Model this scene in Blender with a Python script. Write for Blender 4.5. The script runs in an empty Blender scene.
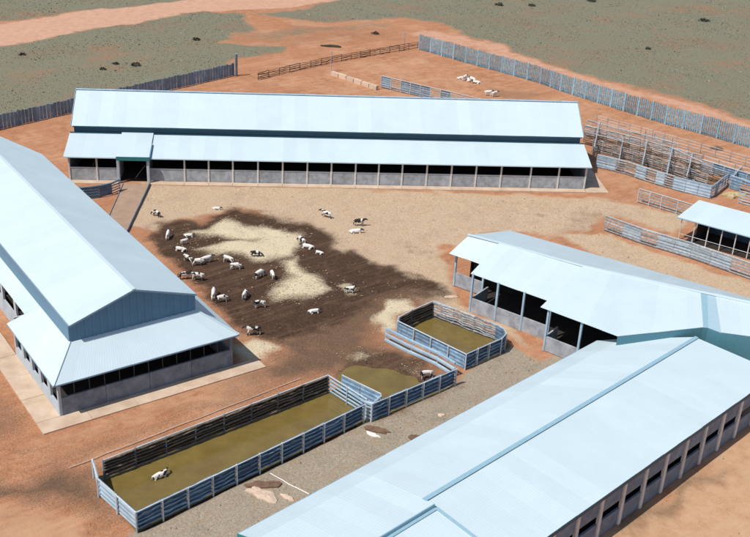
import bpy, math, random
import numpy as np
from mathutils import Vector, Matrix, Quaternion

# ------------------------------------------------------------------ camera, light, exposure
W0, H0 = 750, 537
FPX, PITCH, ROLL, CAMZ = 1027.85, 0.45298, 0.05441, 59.405
SC = bpy.context.scene
_d = np.array([0, math.cos(PITCH), -math.sin(PITCH)]); _r = np.array([1., 0, 0]); _u = np.array([0, math.sin(PITCH), math.cos(PITCH)])
_c, _s = math.cos(ROLL), math.sin(ROLL)
_r, _u = _c * _r + _s * _u, -_s * _r + _c * _u
cam = bpy.data.cameras.new('camera'); camo = bpy.data.objects.new('camera', cam)
SC.collection.objects.link(camo)
cam.sensor_width = 36; cam.lens = FPX / W0 * 36; cam.clip_start = 1; cam.clip_end = 9000
M = Matrix.Identity(4)
for i in range(3):
    M[i][0], M[i][1], M[i][2] = _r[i], _u[i], -_d[i]
M[0][3], M[1][3], M[2][3] = 0, 0, CAMZ
camo.matrix_world = M
SC.camera = camo

SUN_DIR = Vector((-0.80, -0.60, 0)).normalized(); SUN_EL = math.radians(57)
to_sun = Vector((SUN_DIR.x * math.cos(SUN_EL), SUN_DIR.y * math.cos(SUN_EL), math.sin(SUN_EL)))
sl = bpy.data.lights.new('sun', 'SUN'); sl.energy = 4.3; sl.angle = math.radians(0.53); sl.color = (1.0, 0.95, 0.88)
so = bpy.data.objects.new('sun', sl); SC.collection.objects.link(so)
so.rotation_euler = to_sun.to_track_quat('Z', 'Y').to_euler(); so.location = (-60, -20, 120)
world = bpy.data.worlds.new('World'); SC.world = world; world.use_nodes = True
wn = world.node_tree.nodes; wl = world.node_tree.links
bg = wn['Background']; sky = wn.new('ShaderNodeTexSky'); sky.sky_type = 'NISHITA'; sky.sun_disc = False
sky.sun_elevation = SUN_EL; sky.sun_rotation = math.atan2(to_sun.x, to_sun.y); sky.dust_density = 1.2
bg.inputs[1].default_value = 0.105
wl.new(sky.outputs[0], bg.inputs[0])
SC.view_settings.view_transform = 'Standard'; SC.view_settings.look = 'None'
SC.view_settings.exposure = 0.0; SC.view_settings.gamma = 1.0
SC.view_settings.use_curve_mapping = False

rnd = random.Random(7); nr = np.random.default_rng(11)
COL = SC.collection

def at(px, py, z=0.0):
    """photo pixel + height -> world point"""
    D = _d + _r * (px - W0 / 2) / FPX - _u * (py - H0 / 2) / FPX
    t = (z - CAMZ) / D[2]
    return Vector((t * D[0], t * D[1], z))
def atp(px, py, p0, n):
    """photo pixel -> point on a plane"""
    D = Vector(_d + _r * (px - W0 / 2) / FPX - _u * (py - H0 / 2) / FPX); o = Vector((0, 0, CAMZ))
    return o + D * ((p0 - o).dot(n) / D.dot(n))

# ------------------------------------------------------------------ materials
def mat(name, col, rough=0.7, var=0.12, nscale=3.0, objvar=0.06, col2=None, metal=0.0, bump=0.0, bscale=8.0, streak=None, spec=0.5):
    m = bpy.data.materials.new(name); m.use_nodes = True
    nt = m.node_tree; N = nt.nodes; L = nt.links
    b = N['Principled BSDF']; b.inputs['Roughness'].default_value = rough; b.inputs['Metallic'].default_value = metal
    b.inputs['Specular IOR Level'].default_value = spec
    tc = N.new('ShaderNodeTexCoord'); geo = N.new('ShaderNodeNewGeometry')
    mp = N.new('ShaderNodeMapping'); L.new(geo.outputs['Position'], mp.inputs[0])
    if streak: mp.inputs['Scale'].default_value = streak
    nz = N.new('ShaderNodeTexNoise'); nz.inputs['Scale'].default_value = nscale; nz.inputs['Detail'].default_value = 6; nz.inputs['Roughness'].default_value = 0.65
    L.new(mp.outputs[0], nz.inputs[0])
    c2 = col2 if col2 else tuple(c * (1 - 2.2 * var) for c in col)
    mx = N.new('ShaderNodeMix'); mx.data_type = 'RGBA'
    mr = N.new('ShaderNodeMapRange'); mr.inputs[1].default_value = 0.34; mr.inputs[2].default_value = 0.68
    L.new(nz.outputs[0], mr.inputs[0]); L.new(mr.outputs[0], mx.inputs[0])
    mx.inputs[6].default_value = (*c2, 1); mx.inputs[7].default_value = (*col, 1)
    oi = N.new('ShaderNodeObjectInfo'); hs = N.new('ShaderNodeHueSaturation')
    m2 = N.new('ShaderNodeMapRange'); m2.inputs[3].default_value = 1 - objvar; m2.inputs[4].default_value = 1 + objvar
    L.new(oi.outputs['Random'], m2.inputs[0]); L.new(m2.outputs[0], hs.inputs['Value']); L.new(mx.outputs[2], hs.inputs['Color'])
    L.new(hs.outputs[0], b.inputs['Base Color'])
    if bump:
        n2 = N.new('ShaderNodeTexNoise'); n2.inputs['Scale'].default_value = bscale; n2.inputs['Detail'].default_value = 5
        L.new(geo.outputs['Position'], n2.inputs[0])
        bp = N.new('ShaderNodeBump'); bp.inputs['Strength'].default_value = bump; bp.inputs['Distance'].default_value = 0.05
        L.new(n2.outputs[0], bp.inputs['Height']); L.new(bp.outputs[0], b.inputs['Normal'])
    return m

ROOF = mat('roof_sheet_pale_blue', (0.545, 0.66, 0.705), 0.42, 0.025, 0.3, 0.03, spec=0.35)
ROOF2 = mat('roof_sheet_darker', (0.52, 0.637, 0.685), 0.45, 0.03, 0.3, 0.03, spec=0.35)  # slightly darker tone of the same roof sheet
TRIM = mat('trim_blue', (0.26, 0.42, 0.54), 0.5, 0.06)
CLAD = mat('cladding_blue', (0.105, 0.24, 0.36), 0.5, 0.05, 0.5, 0.03)
NAVY = mat('clerestory_dark_blue', (0.022, 0.08, 0.125), 0.5, 0.08)
TEAL = mat('teal_fascia', (0.03, 0.20, 0.21), 0.5, 0.08)
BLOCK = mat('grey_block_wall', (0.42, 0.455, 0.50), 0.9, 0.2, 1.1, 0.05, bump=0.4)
BLOCKD = mat('grey_shaded_wall', (0.255, 0.29, 0.34), 0.9, 0.2, 1.0, 0.06, bump=0.4)  # darker wall copy, shade of the unlit sides put into its colour
BLOCKL = mat('pale_lit_wall', (0.46, 0.53, 0.58), 0.85, 0.10, 0.8, 0.04, bump=0.3)  # paler wall copy, sunlight on the left side put into its colour
POST = mat('pale_post', (0.70, 0.69, 0.66), 0.7, 0.10, 2.0)
SILL = mat('sill_capping', (0.62, 0.62, 0.62), 0.7, 0.08, 2.0)
DARK = mat('stable_interior_shade', (0.035, 0.028, 0.024), 0.95, 0.2, 0.8)  # near-black: manure floors, and interior shade put into the partition colour
DARKP = mat('shade_dark_post', (0.06, 0.065, 0.075), 0.7, 0.1)  # posts darkened to carry the shade inside the end opening
CONC = mat('concrete_apron', (0.60, 0.47, 0.355), 0.9, 0.09, 0.5, 0.04, col2=(0.47, 0.34, 0.235), bump=0.25)
CONCR = mat('concrete_ramp', (0.40, 0.27, 0.19), 0.9, 0.1, 0.7, 0.03, bump=0.25)
PIPE = mat('galvanised_pipe', (0.56, 0.63, 0.68), 0.5, 0.10, 3.0, 0.12)
STEEL = mat('blue_grey_steel', (0.27, 0.40, 0.52), 0.5, 0.14, 1.3, 0.3, col2=(0.12, 0.20, 0.29))
STEELM = mat('mid_blue_steel', (0.20, 0.31, 0.42), 0.55, 0.12, 1.2, 0.25, col2=(0.10, 0.165, 0.235))
STEELL = mat('pale_blue_steel', (0.42, 0.56, 0.66), 0.5, 0.10, 1.0, 0.08, col2=(0.28, 0.40, 0.50))
STEELD = mat('dark_blue_steel', (0.125, 0.20, 0.29), 0.55, 0.12, 1.0, 0.22, col2=(.06, .10, .15))
PALE = mat('blue_paling', (0.19, 0.40, 0.51), 0.55, 0.12, 2.2, 0.25, col2=(0.06, 0.17, 0.25))
LOG = mat('brown_log', (0.17, 0.115, 0.075), 0.9, 0.15, 4.0, 0.22, col2=(0.10, 0.065, 0.04), bump=0.5, streak=(1, 1, 4))
LOGB = mat('split_log', (0.27, 0.20, 0.14), 0.9, 0.15, 4.0, 0.35, col2=(0.12, 0.085, 0.055), bump=0.4)
LOGD = mat('dark_brown_board', (0.075, 0.05, 0.036), 0.9, 0.15, 3.0, 0.2)  # very dark brown backing behind the log rails
LOGG = mat('grey_log', (0.42, 0.44, 0.45), 0.9, 0.15, 3.0, 0.3, col2=(0.17, 0.18, 0.19), bump=0.4)
WHITE = mat('whitewash', (0.72, 0.70, 0.66), 0.8, 0.06)
BOARD = mat('broken_plaster', (0.66, 0.50, 0.38), 0.9, 0.12, 2.0, 0.1)
EARTH = mat('brown_earth', (0.20, 0.12, 0.075), 0.95, 0.15, 1.5, bump=0.6)
LEAF = mat('scrub_leaf', (0.075, 0.085, 0.05), 0.9, 0.15, 1.0, 0.15)
BUSHD = mat('dark_scrub', (0.035, 0.038, 0.028), 0.9, 0.15, 1.0, 0.15)
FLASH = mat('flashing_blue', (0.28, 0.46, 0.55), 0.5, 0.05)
HAYM = mat('straw', (0.50, 0.40, 0.22), 0.95, 0.12, 2.0)

def water_mat():
    m = mat('olive_water', (0.205, 0.150, 0.045), 0.09, 0.10, 0.45, 0.0, spec=0.5, bump=0.04, bscale=1.5, col2=(0.150, 0.106, 0.032))
    return m
WATER = water_mat()

def coat_mat(name, lo, hi, seed, dark=(0.022, 0.018, 0.016)):
    m = bpy.data.materials.new(name); m.use_nodes = True
    nt = m.node_tree; N = nt.nodes; L = nt.links; b = N['Principled BSDF']; b.inputs['Roughness'].default_value = 0.85
    tc = N.new('ShaderNodeTexCoord'); oi = N.new('ShaderNodeObjectInfo')
    ad = N.new('ShaderNodeVectorMath'); ad.operation = 'MULTIPLY_ADD'
    L.new(oi.outputs['Random'], ad.inputs[0]); ad.inputs[1].default_value = (37.0, 19.0, 53.0); L.new(tc.outputs['Object'], ad.inputs[2])
    nz = N.new('ShaderNodeTexNoise'); nz.inputs['Scale'].default_value = 1.5; nz.inputs['Detail'].default_value = 1.5
    L.new(ad.outputs[0], nz.inputs[0])
    mr = N.new('ShaderNodeMapRange'); mr.inputs[1].default_value = lo; mr.inputs[2].default_value = hi; L.new(nz.outputs[0], mr.inputs[0])
    mx = N.new('ShaderNodeMix'); mx.data_type = 'RGBA'; L.new(mr.outputs[0], mx.inputs[0])
    mx.inputs[6].default_value = (*dark, 1); mx.inputs[7].default_value = (0.74, 0.71, 0.66, 1)
    at_ = N.new('ShaderNodeAttribute'); at_.attribute_name = 'head'
    m3 = N.new('ShaderNodeMix'); m3.data_type = 'RGBA'; L.new(at_.outputs['Fac'], m3.inputs[0]); L.new(mx.outputs[2], m3.inputs[6]); m3.inputs[7].default_value = (*dark, 1)
    L.new(m3.outputs[2], b.inputs['Base Color'])
    return m
COAT_W = coat_mat('white_coat', 0.30, 0.34, 1)
COAT_P = coat_mat('pied_coat', 0.425, 0.455, 2)
COAT_D = coat_mat('dark_coat', 0.515, 0.545, 3)

# ------------------------------------------------------------------ mesh helpers
def link(name, me, parent=None, m=None):
    o = bpy.data.objects.new(name, me); COL.objects.link(o)
    if m is not None and len(me.materials) == 0: me.materials.append(m)
    if parent is not None: o.parent = parent
    return o
def mesh(name, V, F, m, parent=None, smooth=False):
    """V in world coordinates; stored relative to the parent's origin"""
    off = Vector((0, 0, 0))
    q = parent
    while q is not None:
        off = off + q.location; q = q.parent
    me = bpy.data.meshes.new(name)
    me.from_pydata([tuple(Vector(v) - off) for v in V], [], F); me.update()
    if smooth:
        for p in me.polygons: p.use_smooth = True
    return link(name, me, parent, m)
def thing(name, label, cat, loc, group=None):
    o = bpy.data.objects.new(name, None); COL.objects.link(o); o.location = loc; o.empty_display_size = 0.5
    return tag(o, label, cat, group)
def tag(o, label, cat, group=None):
    o['label'] = label; o['category'] = cat
    if group: o['group'] = group
    return o
def struct(o): o['kind'] = 'structure'; return o
CUBE_F = [(0, 1, 3, 2), (4, 6, 7, 5), (0, 4, 5, 1), (2, 3, 7, 6), (0, 2, 6, 4), (1, 5, 7, 3)]
_cache = {}
def unit_mesh(kind, m):
    k = (kind, m.name)
    if k in _cache: return _cache[k]
    V = []; F = []
    if kind == 'box':      # bevelled square bar along x
        c = 0.12
        prof = [(-.5 + c, -.5), (.5 - c, -.5), (.5, -.5 + c), (.5, .5 - c), (.5 - c, .5), (-.5 + c, .5), (-.5, .5 - c), (-.5, -.5 + c)]
    elif kind == 'pipe':
        prof = [(.5 * math.cos(a), .5 * math.sin(a)) for a in [i * math.tau / 8 for i in range(8)]]
    if kind in ('box', 'pipe'):
        n = len(prof)
        for x in (-.5, .5): V += [(x, a, b) for a, b in prof]
        F = [(i, (i + 1) % n, n + (i + 1) % n, n + i) for i in range(n)] + [tuple(range(n - 1, -1, -1)), tuple(range(n, 2 * n))]
    elif kind.startswith('log'):
        r = random.Random(kind); n = 6; K = 5
        for j in range(K):
            x = -.5 + j / (K - 1); oy, oz = r.uniform(-.25, .25), r.uniform(-.45, .45); s = r.uniform(.38, .55)
            V += [(x, oy + s * math.cos(i * math.tau / n) * r.uniform(.85, 1.1), oz + s * math.sin(i * math.tau / n) * r.uniform(.85, 1.1)) for i in range(n)]
        for j in range(K - 1):
            F += [(j * n + i, j * n + (i + 1) % n, (j + 1) * n + (i + 1) % n, (j + 1) * n + i) for i in range(n)]
        F += [tuple(range(n - 1, -1, -1)), tuple(range((K - 1) * n, K * n))]
    elif kind == 'ribsheet':  # horizontal ribs, x along, z up 0..1, thin in y
        K = 16
        for x in (-.5, .5):
            for j in range(K + 1):
                z = -.5 + j / K; y = .5 if (j % 4) in (1, 2) else -.1
                V += [(x, y, z), (x, y - .4, z)]
        s = 2 * (K + 1)
        for j in range(K):
            a = 2 * j
            F += [(a, a + 2, s + a + 2, s + a), (a + 1, s + a + 1, s + a + 3, a + 3), (a, a + 1, a + 3, a + 2), (s + a, s + a + 2, s + a + 3, s + a + 1)]
        F += [(0, s, s + 1, 1), (2 * K, 2 * K + 1, s + 2 * K + 1, s + 2 * K)]
    me = bpy.data.meshes.new(kind + '_' + m.name); me.from_pydata(V, [], F); me.materials.append(m); me.update()
    _cache[k] = me
    return me
def bar(parent, name, p0, p1, w, h, m, kind='box', roll=0):
    p0, p1 = Vector(p0), Vector(p1); d = p1 - p0; L_ = d.length
    x = d.normalized(); up = Vector((0, 0, 1))
    if abs(x.z) > 0.95: up = Vector((0, 1, 0))
    y = up.cross(x).normalized(); z = x.cross(y)
    R = Matrix((x, y, z)).transposed().to_4x4()
    if roll: R = R @ Matrix.Rotation(roll, 4, 'X')
    o = link(name, unit_mesh(kind, m), parent)
    off = Vector((0, 0, 0)); q = parent
    while q is not None: off = off + q.location; q = q.parent
    o.matrix_local = Matrix.Translation((p0 + p1) / 2 - off) @ R @ Matrix.Diagonal((L_, w, h, 1))
    return o
def post(parent, name, x, y, z0, z1, w, m, kind='box', ang=0.0, d=None):
    o = link(name, unit_mesh(kind, m), parent)
    off = Vector((0, 0, 0)); q = parent
    while q is not None: off = off + q.location; q = q.parent
    o.matrix_local = Matrix.Translation(Vector((x, y, (z0 + z1) / 2)) - off) @ Matrix.Rotation(ang, 4, 'Z') @ Matrix.Rotation(-math.pi / 2, 4, 'Y') @ Matrix.Diagonal((z1 - z0, d or w, w, 1))
    return o
def prism(parent, name, poly, z0, z1, m):
    """vertical prism over a plan polygon"""
    n = len(poly)
    a = sum(poly[i][0] * poly[(i + 1) % n][1] - poly[(i + 1) % n][0] * poly[i][1] for i in range(n))
    if a < 0: poly = poly[::-1]
    V = [(p[0], p[1], z0) for p in poly] + [(p[0], p[1], z1) for p in poly]
    F = [tuple(range(n - 1, -1, -1)), tuple(range(n, 2 * n))] + [(i, (i + 1) % n, n + (i + 1) % n, n + i) for i in range(n)]
    return mesh(name, V, F, m, parent)
def wall(parent, name, p0, p1, z0, z1, t, m, z1b=None):
    """upright panel between two plan points, thickness t, optional different top height at p1"""
    p0 = Vector((p0[0], p0[1], 0)); p1 = Vector((p1[0], p1[1], 0)); d = (p1 - p0).normalized(); n = Vector((-d.y, d.x, 0)) * t / 2
    zb = z1 if z1b is None else z1b
    V = [p0 - n, p0 + n, p1 + n, p1 - n]
    V = [(v.x, v.y, z0) for v in V] + [(V[0].x, V[0].y, z1), (V[1].x, V[1].y, z1), (V[2].x, V[2].y, zb), (V[3].x, V[3].y, zb)]
    return mesh(name, V, [(0, 1, 2, 3), (7, 6, 5, 4), (0, 4, 5, 1), (1, 5, 6, 2), (2, 6, 7, 3), (3, 7, 4, 0)], m, parent)
def sheets(parent, name, A, B, C, D, n, m, rib=0.3, hgt=0.0035, thick=0.05, jit=0.004):
    """A,B = eave start/end, D,C = top start/end (A under D). n lapped ribbed sheets, each its own part"""
    A, B, C, D = map(Vector, (A, B, C, D)); nrm = (B - A).cross(D - A).normalized()
    if nrm.z < 0: nrm = -nrm
    out = []
    for i in range(n):
        a, b = i / n, (i + 1) / n + 0.03 / max((B - A).length, 1)
        b = min(b, 1.0) if i == n - 1 else b
        wid = (A.lerp(B, b) - A.lerp(B, a)).length; k = max(2, int(round(wid / rib)))
        lift = nrm * (jit * (i % 2) + rnd.uniform(0, 0.003))
        eo = rnd.uniform(-.015, .015)
        V = []; ts = []
        for j in range(k):
            for f, h in ((0, 0), (.62, 0), (.70, hgt), (.92, hgt)): ts.append(((j + f) / k, h))
        ts.append((1.0, 0))
        for t, h in ts:
            s = a + (b - a) * t; lo = A.lerp(B, s); hi = D.lerp(C, s); dn = (lo - hi).normalized()
            V += [lo + dn * eo + nrm * h + lift, hi + nrm * h + lift, lo + dn * eo - nrm * thick + lift, hi - nrm * thick + lift]
        F = []
        for j in range(len(ts) - 1):
            p = 4 * j; q = p + 4
            F += [(p, q, q + 1, p + 1), (p + 2, p + 3, q + 3, q + 2), (p, p + 2, q + 2, q), (p + 1, q + 1, q + 3, p + 3)]
        e = 4 * (len(ts) - 1)
        F += [(0, 1, 3, 2), (e, e + 2, e + 3, e + 1)]
        out.append(mesh(name, V, F, m, parent))
    return out
class Fr:
    def __init__(s, x, y, a): s.x, s.y, s.c, s.s, s.a = x, y, math.cos(a), math.sin(a), a
    def __call__(s, u, v, z=0.0): return Vector((s.x + u * s.c + v * s.s, s.y + u * s.s - v * s.c, z))
    def inv(s, P): d = (P[0] - s.x, P[1] - s.y); return d[0] * s.c + d[1] * s.s, d[0] * s.s - d[1] * s.c

# ------------------------------------------------------------------ ground zones
def vnoise(x, y, s, seed):
    r = np.random.default_rng(seed); T = r.random((64, 64))
    gx, gy = x / s, y / s; ix, iy = np.floor(gx).astype(int), np.floor(gy).astype(int); fx, fy = gx - ix, gy - iy
    fx = fx * fx * (3 - 2 * fx); fy = fy * fy * (3 - 2 * fy)
    t = lambda i, j: T[i % 64, j % 64]
    return (t(ix, iy) * (1 - fx) + t(ix + 1, iy) * fx) * (1 - fy) + (t(ix, iy + 1) * (1 - fx) + t(ix + 1, iy + 1) * fx) * fy
def sdf(poly, x, y):
    """signed distance (negative inside) to a plan polygon"""
    P = np.array(poly, float); n = len(P); d = np.full(x.shape, 1e9); ins = np.zeros(x.shape, bool)
    for i in range(n):
        a, b = P[i], P[(i + 1) % n]; e = b - a; wx, wy = x - a[0], y - a[1]
        t = np.clip((wx * e[0] + wy * e[1]) / (e @ e + 1e-9), 0, 1)
        d = np.minimum(d, (wx - e[0] * t) ** 2 + (wy - e[1] * t) ** 2)
        c = ((a[1] > y) != (b[1] > y)) & (x < (b[0] - a[0]) * (y - a[1]) / (b[1] - a[1] + 1e-12) + a[0]); ins ^= c
    d = np.sqrt(d); return np.where(ins, -d, d)
def PX(*pts): return [at(*p)[:2] for p in pts]
ZONES = {  # name: list of (polygon in photo pixels, softness m, strength)
 'grass': [([(-260, 75), (0, 43), (130, 24), (205, 12), (245, 14), (252, 30), (225, 40), (262, 44), (290, 46), (270, 54), (240, 58), (228, 70), (0, 124), (-400, 190), (-700, 200)], 1.5, 1),
           ([(-150, 8), (0, 20), (90, 10), (215, -4), (500, -60), (-200, -80)], 1.5, 1),
           ([(255, 14), (330, 1), (560, -60), (1200, -60), (1300, 230), (900, 168), (750, 122), (700, 107), (640, 89), (560, 66), (500, 46), (470, 37), (440, 24), (400, 17), (330, 20), (290, 20)], 2.2, 1), ([(232, 34), (300, 26), (360, 22), (400, 24), (330, 32), (270, 40)], 3, .5),
           ],
 'mud': [([(148, 229), (165, 222), (205, 221), (228, 210), (250, 209), (275, 219), (300, 222), (322, 233), (338, 247), (372, 259), (400, 271), (436, 284), (446, 296), (400, 290), (370, 300), (352, 318), (318, 335), (280, 338), (250, 330), (205, 290), (175, 262)], 1.8, 1), ([(340, 352), (384, 345), (440, 368), (450, 384), (366, 418), (330, 378)], 1.6, .6),
         ([(448, 326), (470, 318), (490, 334), (510, 350), (500, 356), (470, 340)], 1.2, .6),
         ([(392, 250), (412, 246), (448, 250), (446, 254), (420, 256)], .8, .35)],
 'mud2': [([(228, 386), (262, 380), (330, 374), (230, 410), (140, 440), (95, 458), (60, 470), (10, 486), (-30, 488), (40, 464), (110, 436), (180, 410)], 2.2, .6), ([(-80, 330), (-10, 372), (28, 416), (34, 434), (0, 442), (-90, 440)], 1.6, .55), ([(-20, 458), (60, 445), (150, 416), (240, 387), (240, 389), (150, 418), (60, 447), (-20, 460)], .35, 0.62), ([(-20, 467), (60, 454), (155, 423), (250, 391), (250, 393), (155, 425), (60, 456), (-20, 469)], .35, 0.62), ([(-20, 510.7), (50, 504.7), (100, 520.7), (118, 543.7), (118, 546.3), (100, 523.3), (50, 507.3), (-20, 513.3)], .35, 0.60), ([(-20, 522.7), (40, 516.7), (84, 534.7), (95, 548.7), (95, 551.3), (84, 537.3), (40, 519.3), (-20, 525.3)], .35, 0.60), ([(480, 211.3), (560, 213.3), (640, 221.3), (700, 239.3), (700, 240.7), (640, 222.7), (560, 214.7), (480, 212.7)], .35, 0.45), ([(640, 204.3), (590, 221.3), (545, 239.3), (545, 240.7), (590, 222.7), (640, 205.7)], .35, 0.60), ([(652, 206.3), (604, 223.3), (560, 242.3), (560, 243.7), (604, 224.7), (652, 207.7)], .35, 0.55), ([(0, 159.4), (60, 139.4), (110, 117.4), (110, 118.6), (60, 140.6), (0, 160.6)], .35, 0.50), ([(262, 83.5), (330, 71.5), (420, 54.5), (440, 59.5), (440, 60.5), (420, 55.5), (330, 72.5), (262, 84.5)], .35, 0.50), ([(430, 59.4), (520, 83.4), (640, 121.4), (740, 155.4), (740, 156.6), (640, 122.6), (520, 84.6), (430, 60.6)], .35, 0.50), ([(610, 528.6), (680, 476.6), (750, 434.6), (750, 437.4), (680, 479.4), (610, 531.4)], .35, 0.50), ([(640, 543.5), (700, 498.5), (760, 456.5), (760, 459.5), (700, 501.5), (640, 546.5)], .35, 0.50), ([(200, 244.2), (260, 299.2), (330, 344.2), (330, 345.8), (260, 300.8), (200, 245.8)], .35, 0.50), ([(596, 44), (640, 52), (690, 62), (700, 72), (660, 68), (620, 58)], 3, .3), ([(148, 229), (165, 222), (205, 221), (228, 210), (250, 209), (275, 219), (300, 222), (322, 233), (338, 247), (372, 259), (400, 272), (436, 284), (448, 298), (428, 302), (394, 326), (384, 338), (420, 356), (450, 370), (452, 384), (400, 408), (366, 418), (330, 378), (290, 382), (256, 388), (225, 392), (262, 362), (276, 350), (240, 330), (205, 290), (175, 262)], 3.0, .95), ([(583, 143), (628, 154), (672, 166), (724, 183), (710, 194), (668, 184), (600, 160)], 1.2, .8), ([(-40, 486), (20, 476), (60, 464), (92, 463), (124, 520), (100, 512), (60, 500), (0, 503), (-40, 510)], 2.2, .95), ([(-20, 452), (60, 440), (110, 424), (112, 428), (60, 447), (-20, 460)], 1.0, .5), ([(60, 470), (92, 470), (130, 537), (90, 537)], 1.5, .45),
          ([(100, 446), (330, 365), (326, 372), (100, 456)], .8, .35), ([(622, 537), (645, 512), (690, 480), (715, 468), (705, 482), (680, 500), (650, 530)], 1.8, 1.0), ([(700, 470), (720, 462), (730, 466), (700, 482)], 1.2, .8),
          ([(120, 400), (230, 372), (225, 380), (60, 432), (0, 452), (0, 446)], 1.2, .3), ([(560, 214), (600, 204), (625, 214), (585, 232), (545, 240)], 2.0, .4), ([(500, 200), (590, 202), (570, 208), (500, 206)], .8, .3),
          ([(330, 76), (420, 100), (330, 100)], 2, .25), ([(485, 82), (560, 92), (540, 100), (480, 90)], 2, .5), ([(740, 160), (690, 152), (600, 128), (720, 175)], 2, .25), ([(200, 40), (300, 22), (420, 28), (410, 40), (300, 48)], 4, .35)],
 'hay': [([(200, 248), (222, 243), (262, 241), (218, 236), (196, 231), (215, 226), (240, 222), (270, 228), (296, 235), (303, 245), (292, 255), (262, 258), (228, 255)], 2.2, 1),
         ([(276, 262), (296, 260), (306, 272), (322, 282), (321, 292), (302, 300), (282, 297), (276, 288), (292, 276)], 2.2, 1),
         ([(385, 300), (404, 298), (420, 306), (400, 318), (396, 330), (384, 334), (380, 318)], 1.2, .9), ([(338, 284), (352, 282), (362, 292), (348, 298)], .8, .6),
         ([(236, 346), (258, 334), (280, 346), (262, 360), (244, 362)], 1.0, .75), ([(338, 356), (362, 348), (384, 350), (372, 358), (352, 362)], .9, .45), ([(395, 362), (428, 368), (440, 374), (425, 376), (398, 370)], .8, .35)],
 'sand': [([(140, 184), (300, 186), (604, 199), (640, 205), (560, 236), (500, 232), (448, 248), (450, 290), (470, 320), (420, 300), (340, 262), (250, 206), (148, 228), (118, 222)], 1.5, 1),
          ([(560, 236), (604, 232), (750, 282), (860, 330), (750, 300), (600, 256)], 1.2, .9), ([(610, 200), (640, 206), (690, 216), (680, 238), (604, 212)], 1.2, .8), ([(520, 345), (475, 318), (500, 318), (545, 350)], 1, .7),
          ([(240, 366), (256, 362), (300, 378), (150, 432), (60, 452), (20, 452)], 1.5, .25)],
 'gravel': [([(122, 548), (136, 527), (364, 418), (458, 378), (508, 346), (545, 362), (600, 340), (640, 380), (240, 600)], .8, 1)],
 'road': [([(-400, 66), (0, 43), (130, 24), (205, 12), (330, 1), (560, -30), (450, -40), (215, -4), (90, 10), (0, 22), (-300, 36)], .8, 1),
          ([(420, 29), (470, 38), (520, 53), (600, 79), (680, 104), (760, 129), (900, 170), (860, 178), (740, 131), (650, 103), (560, 74), (480, 48), (410, 34)], 1.2, .6)],
 'pale': [([(250, 84), (330, 66), (420, 52), (560, 94), (660, 127), (760, 155), (800, 220), (720, 190), (640, 202), (600, 190), (590, 130), (330, 100)], 3, .36), ([(0, 134), (100, 112), (70, 150), (60, 190), (0, 160)], 2, .3), ([(-20, 505), (60, 505), (110, 530), (130, 560), (-20, 560)], 2, .5), ([(560, 560), (600, 528), (655, 490), (720, 442), (760, 420), (900, 420), (820, 560)], 2.0, .8), ([(60, 452), (200, 402), (300, 376), (310, 370), (240, 366), (42, 436)], 1.0, .4), ([(200, 398), (222, 388), (248, 392), (236, 400), (215, 403)], .6, .5),
          ([(150, 184), (600, 196), (604, 200), (150, 190)], .5, .7), ([(420, 50), (560, 92), (640, 118), (760, 155), (720, 160), (600, 122), (500, 90), (440, 78), (380, 72)], 2, .3), ([(160, 212), (230, 200), (330, 205), (420, 230), (300, 212)], 2, .4)],
}
PONDS = {
 'long': PX((116, 494), (101, 477), (328, 392), (362, 421), (140, 529)),
 'open': PX((343, 373), (357, 364), (392, 370.5), (414, 377), (420, 383), (446, 385), (385, 415), (366, 420), (350, 408)),
 'round': PX((400, 331), (434, 315.5), (490, 334), (504, 344), (500, 350), (466, 364.5)),
}
def zone_fields(x, y):
    wx = x + (vnoise(x, y, 3.1, 1) - .5) * 2.4 + (vnoise(x, y, 1.1, 2) - .5) * 1.0; wy = y + (vnoise(x, y, 3.1, 3) - .5) * 2.4 + (vnoise(x, y, 1.1, 4) - .5) * 1.0
    far = (y > 190) * 1.0
    wx = wx + far * (vnoise(x, y, 14, 5) - .5) * 6; wy = wy + far * (vnoise(x, y, 14, 6) - .5) * 6
    out = {}
    for k, L_ in ZONES.items():
        f = np.zeros(x.shape)
        for poly, soft, st in L_:
            s = sdf([p for p in PX(*poly)], wx, wy); f = np.maximum(f, st * np.clip(.5 - s / (2 * soft), 0, 1))
        out[k] = f
    return out
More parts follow.
